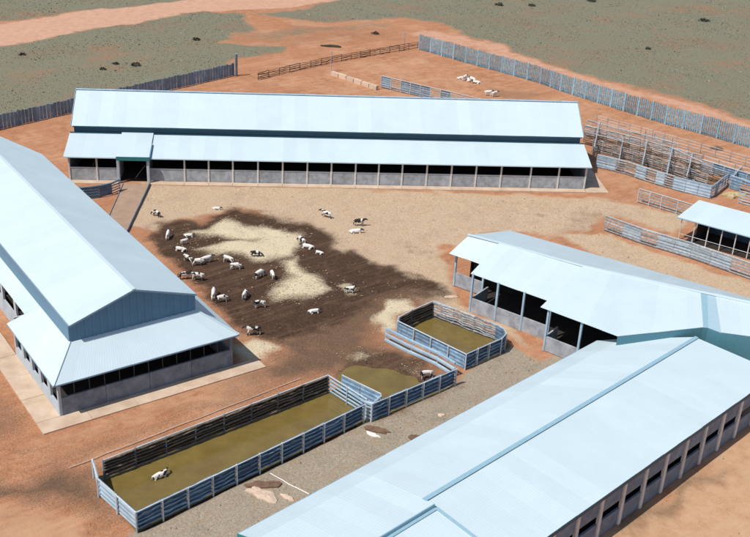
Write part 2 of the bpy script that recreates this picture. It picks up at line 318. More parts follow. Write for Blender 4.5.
def make_ground():
    xs = np.concatenate([[-3500, -1500, -700, -350, -200, -150], np.arange(-120, 125.01, .5), [150, 200, 350, 700, 1500, 3500]])
    ys = np.concatenate([[-2500, -900, -300, -60, 10, 40], np.arange(55, 185, .45), np.arange(185, 335, .9), [350, 400, 520, 800, 1500, 4500]])
    X, Y = np.meshgrid(xs, ys); x, y = X.ravel(), Y.ravel(); n, m_ = len(xs), len(ys)
    z = (vnoise(x, y, 9, 21) - .5) * .10 + (vnoise(x, y, 1.7, 22) - .5) * .05
    Z = zone_fields(x, y)
    z = z + Z['mud'] * (vnoise(x, y, 1.0, 23) - .6) * .10 + Z['hay'] * (.10 + .12 * vnoise(x, y, 1.3, 24)) - .05
    for k, P in PONDS.items():
        s = sdf(P, x + (vnoise(x, y, 2.0, 31) - .5) * (1.2 if k == 'open' else .3), y + (vnoise(x, y, 2.0, 32) - .5) * (1.2 if k == 'open' else .3))
        z = z - .62 * np.clip(.5 - s / 1.0, 0, 1) - (.0 if k == 'open' else 0)
    me = bpy.data.meshes.new('ground')
    idx = np.arange(n * m_).reshape(m_, n); q = np.stack([idx[:-1, :-1], idx[:-1, 1:], idx[1:, 1:], idx[1:, :-1]], -1).reshape(-1, 4)
    me.vertices.add(n * m_); me.vertices.foreach_set('co', np.stack([x, y, z], -1).ravel())
    me.loops.add(q.size); me.loops.foreach_set('vertex_index', q.ravel().astype(np.int32))
    me.polygons.add(len(q)); me.polygons.foreach_set('loop_start', np.arange(0, q.size, 4, dtype=np.int32)); me.polygons.foreach_set('loop_total', np.full(len(q), 4, np.int32))
    me.update(calc_edges=True); me.polygons.foreach_set('use_smooth', np.ones(len(q), bool))
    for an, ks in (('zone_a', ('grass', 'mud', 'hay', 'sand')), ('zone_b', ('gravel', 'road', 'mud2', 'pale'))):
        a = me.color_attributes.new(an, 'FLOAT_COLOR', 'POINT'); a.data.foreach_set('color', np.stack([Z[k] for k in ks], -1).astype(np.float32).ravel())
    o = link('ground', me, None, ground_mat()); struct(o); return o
def ground_mat():
    m = bpy.data.materials.new('farm_soil'); m.use_nodes = True; nt = m.node_tree; N = nt.nodes; L = nt.links
    b = N['Principled BSDF']; b.inputs['Roughness'].default_value = .95; b.inputs['Specular IOR Level'].default_value = .15
    geo = N.new('ShaderNodeNewGeometry')
    def noise(s, det=6, ro=.65, scale=None, rot=0, dist=0):
        src = geo.outputs['Position']
        if scale:
            mp = N.new('ShaderNodeMapping'); mp.vector_type = 'TEXTURE'; mp.inputs['Rotation'].default_value = (0, 0, rot); mp.inputs['Scale'].default_value = scale; L.new(src, mp.inputs[0]); src = mp.outputs[0]
        nz = N.new('ShaderNodeTexNoise'); nz.inputs['Scale'].default_value = s; nz.inputs['Detail'].default_value = det; nz.inputs['Roughness'].default_value = ro; nz.inputs['Distortion'].default_value = dist
        L.new(src, nz.inputs[0]); return nz.outputs[0]
    def rng(v, a, b_, c=0., d=1.):
        r = N.new('ShaderNodeMapRange'); L.new(v, r.inputs[0])
        for i, q in enumerate((a, b_, c, d)): r.inputs[i + 1].default_value = q
        return r.outputs[0]
    def math_(op, a, b_):
        q = N.new('ShaderNodeMath'); q.operation = op
        for i, v in enumerate((a, b_)):
            if isinstance(v, (int, float)): q.inputs[i].default_value = v
            else: L.new(v, q.inputs[i])
        return q.outputs[0]
    def mix(f, a, b_):
        x = N.new('ShaderNodeMix'); x.data_type = 'RGBA'
        for i, v in ((0, f), (6, a), (7, b_)):
            if isinstance(v, tuple): x.inputs[i].default_value = (*v, 1)
            elif isinstance(v, (int, float)): x.inputs[i].default_value = v
            else: L.new(v, x.inputs[i])
        return x.outputs[2]
    za = N.new('ShaderNodeVertexColor'); za.layer_name = 'zone_a'; zb = N.new('ShaderNodeVertexColor'); zb.layer_name = 'zone_b'
    sa = N.new('ShaderNodeSeparateColor'); L.new(za.outputs[0], sa.inputs[0]); sb = N.new('ShaderNodeSeparateColor'); L.new(zb.outputs[0], sb.inputs[0])
    grass, mud, hay, sand = sa.outputs[0], sa.outputs[1], sa.outputs[2], za.outputs[1]
    gravel, road, mud2, pale = sb.outputs[0], sb.outputs[1], sb.outputs[2], zb.outputs[1]
    nx = noise(9.0, 6, .85); nf = noise(3.2, 8, .8); nm = noise(.55, 7, .7); nl = noise(.07, 5, .6); ng = noise(7.0, 5, .8)
    dA = at(0, 470); dB = at(240, 385); ang = math.atan2(dB.y - dA.y, dB.x - dA.x)
    st = noise(1.0, 7, .7, (14, .8, 1), ang, .3)
    def mask(v, amp=.55, n=nm, lo=.30, hi=.70):
        q = math_('ADD', v, math_('MULTIPLY', math_('SUBTRACT', n, .5), amp)); q = math_('ADD', q, math_('MULTIPLY', math_('SUBTRACT', nx, .5), .9)); q = rng(q, lo, hi); return math_('MULTIPLY', q, rng(v, 0.0, .05))
    red = mix(rng(nm, .38, .62), (.31, .128, .062), (.50, .235, .118))
    red = mix(rng(nl, .35, .65), red, (.47, .225, .12)); red = mix(math_('MULTIPLY', rng(noise(.11, 8, .72), .48, .62), .6), red, (.58, .345, .215))
    red = mix(math_('MULTIPLY', rng(st, .42, .62), .34), red, (.23, .105, .06)); red = mix(math_('MULTIPLY', rng(noise(.6, 6, .7, (18, 1.6, 1), ang + .06, .4), .52, .66), .5), red, (.56, .30, .17)); red = mix(math_('MULTIPLY', rng(nx, .50, .61), .55), red, (.19, .09, .055)); red = mix(math_('MULTIPLY', rng(nx, .50, .40), .5), red, (.62, .34, .195))
    red = mix(math_('MULTIPLY', rng(ng, .55, .75), .4), red, (.16, .075, .042))
    c = red
    c = mix(math_('MULTIPLY', mask(pale, .9), .75), c, mix(rng(nx, .42, .58), mix(rng(nm, .4, .62), (.58, .40, .25), (.40, .215, .11)), (.60, .40, .245)))
    san = mix(rng(nf, .38, .62), (.40, .285, .18), (.60, .455, .315)); san = mix(math_('MULTIPLY', rng(nm, .52, .66), .55), san, (.48, .28, .165)); san = mix(math_('MULTIPLY', rng(noise(.25, 6, .7), .52, .64), .5), san, (.36, .27, .18))
    san = mix(math_('MULTIPLY', rng(nx, .49, .60), .5), san, (.25, .16, .095)); san = mix(math_('MULTIPLY', rng(nx, .50, .40), .5), san, (.72, .58, .43)); c = mix(mask(sand, .6), c, san)
    gr = mix(rng(nf, .35, .65), (.27, .225, .165), (.42, .355, .27)); gr = mix(math_('MULTIPLY', rng(ng, .5, .7), .5), gr, (.16, .145, .12)); gr = mix(math_('MULTIPLY', rng(nm, .52, .64), .6), gr, (.34, .22, .13)); gr = mix(math_('MULTIPLY', rng(noise(.3, 6, .7), .52, .64), .5), gr, (.20, .19, .15))
    gr = mix(math_('MULTIPLY', rng(nx, .50, .60), .55), gr, (.14, .12, .09)); gr = mix(math_('MULTIPLY', rng(nx, .49, .40), .6), gr, (.52, .45, .35)); c = mix(mask(gravel, .5), c, gr)
    rd = mix(rng(nm, .3, .7), (.47, .265, .175), (.60, .37, .26))
    c = mix(mask(road, .4), c, rd)
    gs = mix(rng(nf, .40, .60), (.135, .133, .088), (.235, .222, .152)); gs = mix(math_('MULTIPLY', rng(nx, .5, .6), .6), gs, (.12, .125, .085)); gs = mix(math_('MULTIPLY', rng(nx, .49, .40), .6), gs, (.36, .34, .25)); gs = mix(math_('MULTIPLY', rng(nl, .5, .66), .5), gs, (.23, .15, .095)); gs = mix(math_('MULTIPLY', rng(noise(.06, 8, .75), .53, .64), .7), gs, (.29, .165, .10))
    c = mix(mask(grass, 1.0, noise(.3, 7, .75), .25, .75), c, gs)
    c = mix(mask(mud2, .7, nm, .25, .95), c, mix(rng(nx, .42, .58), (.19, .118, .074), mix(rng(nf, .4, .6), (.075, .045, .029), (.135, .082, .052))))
    md = mix(rng(nf, .4, .62), (.036, .020, .013), (.082, .046, .029)); md = mix(math_('MULTIPLY', rng(nm, .53, .68), .7), md, (.13, .078, .05)); md = mix(math_('MULTIPLY', rng(st, .5, .66), .45), md, (.19, .115, .07))
    md = mix(math_('MULTIPLY', rng(nx, .49, .40), .5), md, (.17, .105, .068)); c = mix(mask(mud, .8), c, md)
    hy = mix(rng(nx, .42, .58), (.46, .37, .235), (.74, .65, .47)); hy = mix(math_('MULTIPLY', rng(nf, .55, .75), .5), hy, (.27, .17, .09))
    c = mix(mask(hay, .8, nf), c, hy)
    L.new(c, b.inputs['Base Color'])
    bp = N.new('ShaderNodeBump'); bp.inputs['Strength'].default_value = .55; bp.inputs['Distance'].default_value = .12
    hgt = math_('ADD', math_('ADD', nf, math_('MULTIPLY', ng, .6)), math_('MULTIPLY', st, 1.0)); L.new(hgt, bp.inputs['Height']); L.new(bp.outputs[0], b.inputs['Normal'])
    return m
make_ground()
for k, P in PONDS.items():
    c = sum((Vector(p) for p in P), Vector((0, 0))) / len(P)
    Q = [c + (Vector(p) - c) * (1.0 if k != 'open' else 1.16) + (Vector(p) - c).normalized() * .45 for p in P]
    o = mesh('pond_water', [(q.x, q.y, -.06 if k != 'open' else -.16) for q in Q], [tuple(range(len(Q)))], WATER); struct(o)

# ------------------------------------------------------------------ back barn (long, across the yard)
def back_barn():
    f = Fr(-47.634, 147.369, .099); BW = 80.908
    t = thing('long_barn', 'long barn with two-tier pale blue roof and row of open bays behind the yard', 'barn', f(BW / 2, -11.5))
    pxs = [69, 98, 120, 149.5, 185, 209, 233, 258, 282.5, 307, 331, 355, 378, 401.5, 426, 450.5, 475, 500, 529.5, 557.5, 583.5]
    us = [f.inv(at(x, 179.7 + (x - 69) * .0209))[0] for x in pxs]; us[0] = 0; us[-1] = BW
    DH = 2.04
    for i, u in enumerate(us):
        p = f(u, 0.04); post(t, 'post', p.x, p.y, 0, 4.02, .26, POST, 'box', f.a)
    for i in range(len(us) - 1):
        if i == 2: continue
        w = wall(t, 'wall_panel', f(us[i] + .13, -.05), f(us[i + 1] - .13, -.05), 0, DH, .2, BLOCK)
        bar(w, 'sill', f(us[i] + .13, -.03, DH + .05), f(us[i + 1] - .13, -.03, DH + .05), .28, .1, SILL)
    for u in us[4:-1:1]:   # slim mullions behind the openings
        pass
    # ends, back and floor
    D = 22.9
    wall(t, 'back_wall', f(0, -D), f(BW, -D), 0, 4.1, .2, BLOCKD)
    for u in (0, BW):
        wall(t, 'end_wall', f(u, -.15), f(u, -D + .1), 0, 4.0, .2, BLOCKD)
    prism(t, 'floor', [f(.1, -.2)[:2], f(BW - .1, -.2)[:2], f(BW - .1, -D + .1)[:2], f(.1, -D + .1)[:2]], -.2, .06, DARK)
    # lower roofs front and back
    o = .66; n = 40
    lo = lambda v: 4.02 + (o - v) * (5.84 - 4.02) / (o + 5.65)
    ud0, ud1 = us[2] - .15, us[3] + .25
    seg = [(-o, ud0, 6), (ud1, BW + o, 34)]
    for a, b, k in seg:
        sheets(t, 'lower_roof_sheet', f(a, o, 4.02), f(b, o, 4.02), f(b, -5.6, lo(-5.6)), f(a, -5.6, lo(-5.6)), k, ROOF)
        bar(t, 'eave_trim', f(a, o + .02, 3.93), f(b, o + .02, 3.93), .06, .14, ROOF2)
    sheets(t, 'lower_roof_sheet', f(BW + o, -D - o, 4.02), f(-o, -D - o, 4.02), f(-o, -D + 5.6, 5.83), f(BW + o, -D + 5.6, 5.83), 40, ROOF)
    # porch: raised roof over the doorway
    pr = sheets(t, 'porch_roof_sheet', f(ud0, o + .5, 4.25), f(ud1, o + .5, 4.25), f(ud1, -5.6, 6.0), f(ud0, -5.6, 6.0), 2, ROOF)
    bar(t, 'porch_fascia', f(ud0 - .05, o + .55, 4.08), f(ud1 + .05, o + .55, 4.08), .1, .62, TEAL)
    V = [f(ud1 + .03, o + .5, 3.75), f(ud1 + .03, -2.6, lo(-2.6) - .1), f(ud1 + .03, -2.6, 5.35), f(ud1 + .03, o + .5, 4.32)]
    V2 = [v + (f(.12, 0) - f(0, 0)) for v in V]
    mesh('porch_side', V + V2, [(0, 1, 2, 3), (7, 6, 5, 4), (0, 4, 5, 1), (1, 5, 6, 2), (2, 6, 7, 3), (3, 7, 4, 0)], CLAD, t)
    for u in (us[2], us[3]):
        p = f(u, .75); post(t, 'porch_post', p.x, p.y, 0, 4.2, .42, BLOCKL, 'box', f.a)
    for u in (us[2], us[3]):
        wall(t, 'porch_cheek', f(u, .1), f(u, -4), .06, 3.9, .16, BLOCKD)
    # clerestory wall and upper roof
    for v, s in ((-5.68, 1), (-D + 5.68, -1)):
        wall(t, 'clerestory_wall', f(0, v), f(BW, v), 3.8, 6.9, .14, NAVY)
        bar(t, 'upper_eave_trim', f(-.1, v + s * .38, 6.86), f(BW + .1, v + s * .38, 6.86), .08, .16, NAVY)
    rz = 11.04; rv = -11.45
    sheets(t, 'upper_roof_sheet', f(-.35, -5.3, 6.98), f(BW + .35, -5.3, 6.98), f(BW + .35, rv, rz), f(-.35, rv, rz), 40, ROOF)
    sheets(t, 'upper_roof_sheet', f(BW + .35, -D + 5.3, 6.98), f(-.35, -D + 5.3, 6.98), f(-.35, rv, rz), f(BW + .35, rv, rz), 40, ROOF)
    bar(t, 'ridge_cap', f(-.4, rv, rz + .03), f(BW + .4, rv, rz + .03), .5, .08, STEELL)
    for u, s in ((-.4, -1), (BW + .4, 1)):
        bar(t, 'barge_board', f(u, -5.2, 6.93), f(u, rv, rz), .07, .24, STEELL); bar(t, 'barge_board', f(u, -D + 5.2, 6.93), f(u, rv, rz), .07, .24, STEELL)
    for u in (.2, BW - .2):
        V = [f(u, -5.75, 3.9), f(u, -D + 5.75, 3.9), f(u, -D + 5.75, 6.8), f(u, rv, rz - .1), f(u, -5.75, 6.8)]
        V2 = [v + (f(.1, 0) - f(0, 0)) for v in V]
        mesh('gable_wall', V + V2, [(0, 1, 2, 3, 4), (9, 8, 7, 6, 5)] + [(i, i + 5, (i + 1) % 5 + 5, (i + 1) % 5) for i in range(5)], CLAD, t)
    for a, b, k in seg:
        bar(t, 'roof_flashing', f(a, -5.5, lo(-5.5) + .06), f(b, -5.5, lo(-5.5) + .06), .35, .06, NAVY)
    # concrete aprons
    g = lambda u, v: f(u, v)[:2]
    n = 16
    ap = us[3:] + []
    for i in range(3, len(us) - 1):
        prism(t, 'apron_slab', [g(us[i] + .02, .14), g(us[i + 1] - .02, .14), g(us[i + 1] - .02, 1.5), g(us[i] + .02, 1.5)], -.3, .10 + .012 * (i % 2), CONC)
    for i in range(2): prism(t, 'apron_slab', [g(us[i] - .6 * (i == 0), .14), g(us[i + 1] - .02, .14), g(us[i + 1] - .02, 1.5), g(us[i] - .6 * (i == 0), 1.5)], -.3, .10 + .012 * i, CONC)
    for i in range(5): prism(t, 'apron_slab', [g(BW + .12, 1.5 - i * 4.9 if i else 1.5), g(BW + 3.7, 1.5 - i * 4.9), g(BW + 3.7, 1.5 - (i + 1) * 4.9 + .03), g(BW + .12, 1.5 - (i + 1) * 4.9 + .03)], -.3, .09 + .012 * (i % 2), CONC)
    return f, us
FB, BUS = back_barn()

# ------------------------------------------------------------------ left barn
def left_barn():
    f = Fr(-30.362, 84.722, 2.203); WD = 18.9; o = .68; HL = 4.07; VU = 2.55; HB = 6.14; HE = 8.18; HR = 10.48; UG = 2.86; UF = 52.0; CV = WD / 2; WU = 6.92
    t = thing('hipped_barn', 'barn with raised gable roof, skirt roof and pale apron beside the red track', 'barn', f(UF / 2, CV))
    DH = 2.08
    # near end wall: four panels and slim posts
    n = 4
    for i in range(n):
        a, b = WD * i / n, WD * (i + 1) / n
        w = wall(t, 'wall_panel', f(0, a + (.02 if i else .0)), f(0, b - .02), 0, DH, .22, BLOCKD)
    for i in range(1, 12):
        p = f(.08, WD * i / 12); post(t, 'post', p.x, p.y, DH - .05, 4.3, .07, DARKP, 'box', f.a)
    for v in (0.0, WD):
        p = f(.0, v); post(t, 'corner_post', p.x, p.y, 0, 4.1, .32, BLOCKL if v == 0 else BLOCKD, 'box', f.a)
    # left wall, outer section with openings between wide piers
    U1 = 13.7
    nb = 5; bw = U1 / nb
    for i in range(nb):
        a, b = i * bw, (i + 1) * bw
        wall(t, 'wall_panel', f(a + .16 * (i == 0), 0), f(b - .02, 0), 0, 1.15 + .003 * i, .24, BLOCKL)
        wall(t, 'pier', f(b - .42, 0.004), f(b + (.40 if i < nb - 1 else 0), 0.004), 1.14, 4.1, .25, BLOCKL)
    wall(t, 'step_wall', f(U1, .1), f(U1, 1.7), 0, 4.6, .2, BLOCKL)
    # left wall, set back section
    V2 = 1.7
    nb2 = 12; bw2 = (UF + 20 - U1) / nb2
    for i in range(nb2):
        a, b = U1 + i * bw2, U1 + (i + 1) * bw2
        wall(t, 'wall_panel', f(a + .02, V2), f(b - .02, V2), 0, DH, .22, BLOCKL)
        wall(t, 'pier', f(b - .4, V2), f(b + .4, V2), DH, 4.9, .22, BLOCKL)
    # right wall
    for i in range(11):
        a, b = UF * i / 11, UF * (i + 1) / 11
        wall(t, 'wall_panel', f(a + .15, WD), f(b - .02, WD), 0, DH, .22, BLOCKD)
        p = f(b, WD); post(t, 'post', p.x, p.y, 0, 4.1, .25, POST, 'box', f.a)
    prism(t, 'floor', [f(.2, .2)[:2], f(.2, WD - .2)[:2], f(UF, WD - .2)[:2], f(UF + 19, V2 + .2)[:2], f(U1 + .1, V2 + .2)[:2], f(U1 - .1, .2)[:2]], -.2, .06, DARK)
    wall(t, 'far_wall', f(UF, WD - .1), f(UF + 20, V2), 0, 4.4, .2, BLOCKD)
    # added dark partitions block daylight so the openings stay black
    wall(t, 'daylight_blocker', f(7.5, 2.9), f(7.5, WD - 2.9), .06, 5.9, .12, DARK)
    wall(t, 'daylight_blocker', f(8, 9), f(UF, 9), .06, 6.0, .12, DARK)
    # skirt roof: near end, right side, left outer, left inner
    sl = (HB - HL) / (VU + o)
    A, B = f(-o, -o, HL), f(-o, WD + o, HL); ug = UG + .35
    ta, tb = f(ug, VU, HB), f(ug, WD - VU, HB)
    sheets(t, 'skirt_roof_sheet', A, B, tb, ta, 10, ROOF, rib=.3)
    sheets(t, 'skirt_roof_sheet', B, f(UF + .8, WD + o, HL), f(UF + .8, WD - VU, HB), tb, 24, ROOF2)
    sheets(t, 'skirt_roof_sheet', f(U1, -o, HL), A, ta, f(U1 - 1.6, VU, HB), 6, ROOF)
    vi = 1.04; zi = HL + sl * (vi + o)
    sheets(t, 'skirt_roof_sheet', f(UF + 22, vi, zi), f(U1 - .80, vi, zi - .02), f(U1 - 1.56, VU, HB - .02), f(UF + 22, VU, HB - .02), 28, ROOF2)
    bar(t, 'hip_flashing', f(-o, -o, HL + .06), ta + Vector((0, 0, .05)), .22, .05, ROOF); bar(t, 'hip_flashing', f(-o, WD + o, HL + .06), tb + Vector((0, 0, .05)), .22, .05, ROOF)
    for p, q in ((A, B), (f(U1, -o, HL), A), (B, f(UF + .8, WD + o, HL))):
        dz = Vector((0, 0, -.1)); bar(t, 'eave_trim', p + dz, q + dz, .06, .15, TRIM)
    # raised middle: clad walls and gable roof
    uf2 = f.inv(at(-35, 121.7, HR))[0]; ufe = 51.8
    for v in (VU + .02, WD - VU - .02):
        wall(t, 'clerestory_wall', f(ug, v), f(ufe if v > 9 else uf2 + 8, v), 5.9, HE + .0, .12, CLAD)
    ns = 34; hw = CV - VU
    for i in range(ns):   # gable cladding strips, each proud or shy of its neighbour
        a, b = VU + 2 * hw * i / ns, VU + 2 * hw * (i + 1) / ns
        zt = lambda v: HE - .05 + (HR - HE) * (1 - abs(v - CV) / WU)
        uu = ug - (.02 if i % 2 else .05)
        V = [f(uu, a, HB - .2), f(uu, b, HB - .2), f(uu, b, zt(b)), f(uu, a, zt(a))]
        if a < CV < b - 1e-6: V.insert(3, f(uu, CV, zt(CV)))
        k = len(V); Vb = [v + (f(.08, 0) - f(0, 0)) for v in V]
        mesh('gable_cladding', V + Vb, [tuple(range(k)), tuple(range(2 * k - 1, k - 1, -1))] + [(j, j + k, (j + 1) % k + k, (j + 1) % k) for j in range(k)], CLAD, t)
    g = UG - .05
    sheets(t, 'upper_roof_sheet', f(uf2 + 9, CV - WU, HE), f(g, CV - WU, HE), f(g, CV, HR), f(uf2, CV, HR), 32, ROOF)
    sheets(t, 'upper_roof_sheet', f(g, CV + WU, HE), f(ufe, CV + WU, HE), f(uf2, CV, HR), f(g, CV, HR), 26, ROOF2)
    bar(t, 'ridge_cap', f(g, CV, HR + .04), f(uf2, CV, HR + .04), .4, .06, ROOF)
    for s in (-1, 1):
        bar(t, 'barge_board', f(g - .04, CV + s * WU, HE - .06), f(g - .04, CV, HR - .06), .06, .2, TRIM)
    bar(t, 'upper_eave_trim', f(g, CV - WU - .03, HE - .06), f(uf2 + 9, CV - WU - .03, HE - .06), .05, .16, TRIM)
    # aprons
    L2 = lambda u, v: f(u, v)[:2]
    for i in range(5): prism(t, 'apron_slab', [L2(-2.2, -2.5 + i * 4.9 + .03 * (i > 0)), L2(-2.2, -2.5 + (i + 1) * 4.9), L2(-.12, -2.5 + (i + 1) * 4.9), L2(-.12, -2.5 + i * 4.9 + .03 * (i > 0))], -.3, .09 + .012 * (i % 2), CONC)
    for i in range(6): prism(t, 'apron_slab', [L2(-.1 + i * 4.6, -2.5), L2(-.1 + (i + 1) * 4.6 - .03, -2.5), L2(-.1 + (i + 1) * 4.6 - .03, -.13), L2(-.1 + i * 4.6, -.13)], -.3, .10 + .012 * (i % 2), CONC)
    return f
FL = left_barn()

# ------------------------------------------------------------------ right barn (foreground)
def right_barn():
    f = Fr(-9.908, 65.113, .785); V1 = 8.56; V2 = 17.78; HL = 3.215; HR = 5.467; HE = 4.93; VB = 2.35; HBk = 4.12; VW = 17.5; US = 12.6
    t = thing('foreground_barn', 'low broad barn with blue flashing strips on its roof and posts along its shaded wall', 'barn', f(26, 9))
    e0 = f.inv(at(590, 337, HL))[0]; eb = f.inv(at(620.9, 338.5, HBk))[0]; er = 55.3
    for a, fr, nn in ((US, 1, 18), (0, 0, 6)):
        eA, eB, eR = (e0, eb, er) if fr else (US, US, US)
        dz = 0 if fr else -.012
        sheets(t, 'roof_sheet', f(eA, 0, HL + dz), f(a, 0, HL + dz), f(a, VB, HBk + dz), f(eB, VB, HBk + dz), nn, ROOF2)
        sheets(t, 'roof_sheet', f(eB, VB, HBk + dz + .02), f(a, VB, HBk + dz + .02), f(a, V1 + (0 if fr else 1.15), HR + dz + (0 if fr else .25)), f(eR, V1 + (0 if fr else 1.15), HR + dz + (0 if fr else .25)), nn, ROOF)
    sheets(t, 'roof_sheet', f(US, V2, HE), f(er + 1, V2, HE), f(er, V1, HR - .04), f(US, V1, HR - .04), 20, ROOF)
    sheets(t, 'roof_sheet', f(0, V2, HE - .09), f(US, V2, HE - .09), f(US, V1 + 1.15, HR - .11), f(0, V1 + 1.15, HR - .11), 6, ROOF)
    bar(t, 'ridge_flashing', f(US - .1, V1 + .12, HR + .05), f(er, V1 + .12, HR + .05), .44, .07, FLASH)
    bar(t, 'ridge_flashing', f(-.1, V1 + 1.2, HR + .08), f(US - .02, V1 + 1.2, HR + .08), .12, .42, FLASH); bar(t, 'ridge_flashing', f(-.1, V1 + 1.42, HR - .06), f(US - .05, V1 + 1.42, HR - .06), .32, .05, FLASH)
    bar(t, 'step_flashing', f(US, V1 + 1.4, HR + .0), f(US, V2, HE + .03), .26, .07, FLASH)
    bar(t, 'eave_trim', f(-.05, -.03, HL - .08), f(e0, -.03, HL - .08), .06, .16, TRIM)
    bar(t, 'eave_trim', f(-.05, V2 + .03, HE - .2), f(er, V2 + .03, HE - .2), .06, .36, NAVY)  # tall navy trim carries the shade under this eave in its colour
    bar(t, 'end_fascia', f(-.06, 0, HL - .12), f(-.06, VB, HBk - .12), .06, .34, TEAL); bar(t, 'end_fascia', f(-.06, VB, HBk - .12), f(-.06, V1 + 1.1, HR - .12), .06, .34, TEAL); bar(t, 'end_fascia', f(-.06, V1 + 1.2, HR - .15), f(-.06, V2, HE - .15), .06, .34, TEAL)
    # right wall: posts every 3.4 m with panel, slot and panel between
    u0 = f.inv(at(617.3, 523.2))[0]; k = 3.42; WM = mat('blue_grey_render', (0.235, 0.29, 0.37), 0.9, 0.16, 1.1, 0.1, bump=0.3)
    us = [u0 + k * i for i in range(-8, 11) if -.1 < u0 + k * i < 54]
    for u in us: 
        p = f(u, VW + .1); post(t, 'wall_post', p.x, p.y, 0, HE - .1, .42, POST, 'box', f.a, d=.34)
    for a, b in zip(us[:-1], us[1:]):
        wall(t, 'wall_panel', f(a + .17, VW), f(b - .17, VW), 0, 1.85, .2, WM)
        wall(t, 'upper_panel', f(a + .17, VW), f(b - .17, VW), 2.8, HE - .1, .18, WM)
        wall(t, 'slot_pier', f(a + .17, VW), f(a + .5, VW), 1.85, 2.8, .16, WM)
    wall(t, 'left_wall', f(.2, .5), f(e0 - .5, .5), 0, HL, .2, BLOCK)
    V = [f(.25, .6), f(.25, VW - .1), f(.25, VW - .1, HE - .25), f(.25, V1 + 1.2, HR - .3), f(.25, VB, HBk - .2), f(.25, .6, HL - .05)]
    Vb = [v + (f(.18, 0) - f(0, 0)) for v in V]
    mesh('end_wall', V + Vb, [(5, 4, 3, 2, 1, 0), (6, 7, 8, 9, 10, 11)] + [(i, (i + 1) % 6, (i + 1) % 6 + 6, i + 6) for i in range(6)], BLOCKD, t)
    prism(t, 'floor', [f(.4, .7)[:2], f(.4, VW - .2)[:2], f(54, VW - .2)[:2], f(48, .7)[:2]], -.2, .05, DARK)
    return f
FR = right_barn()

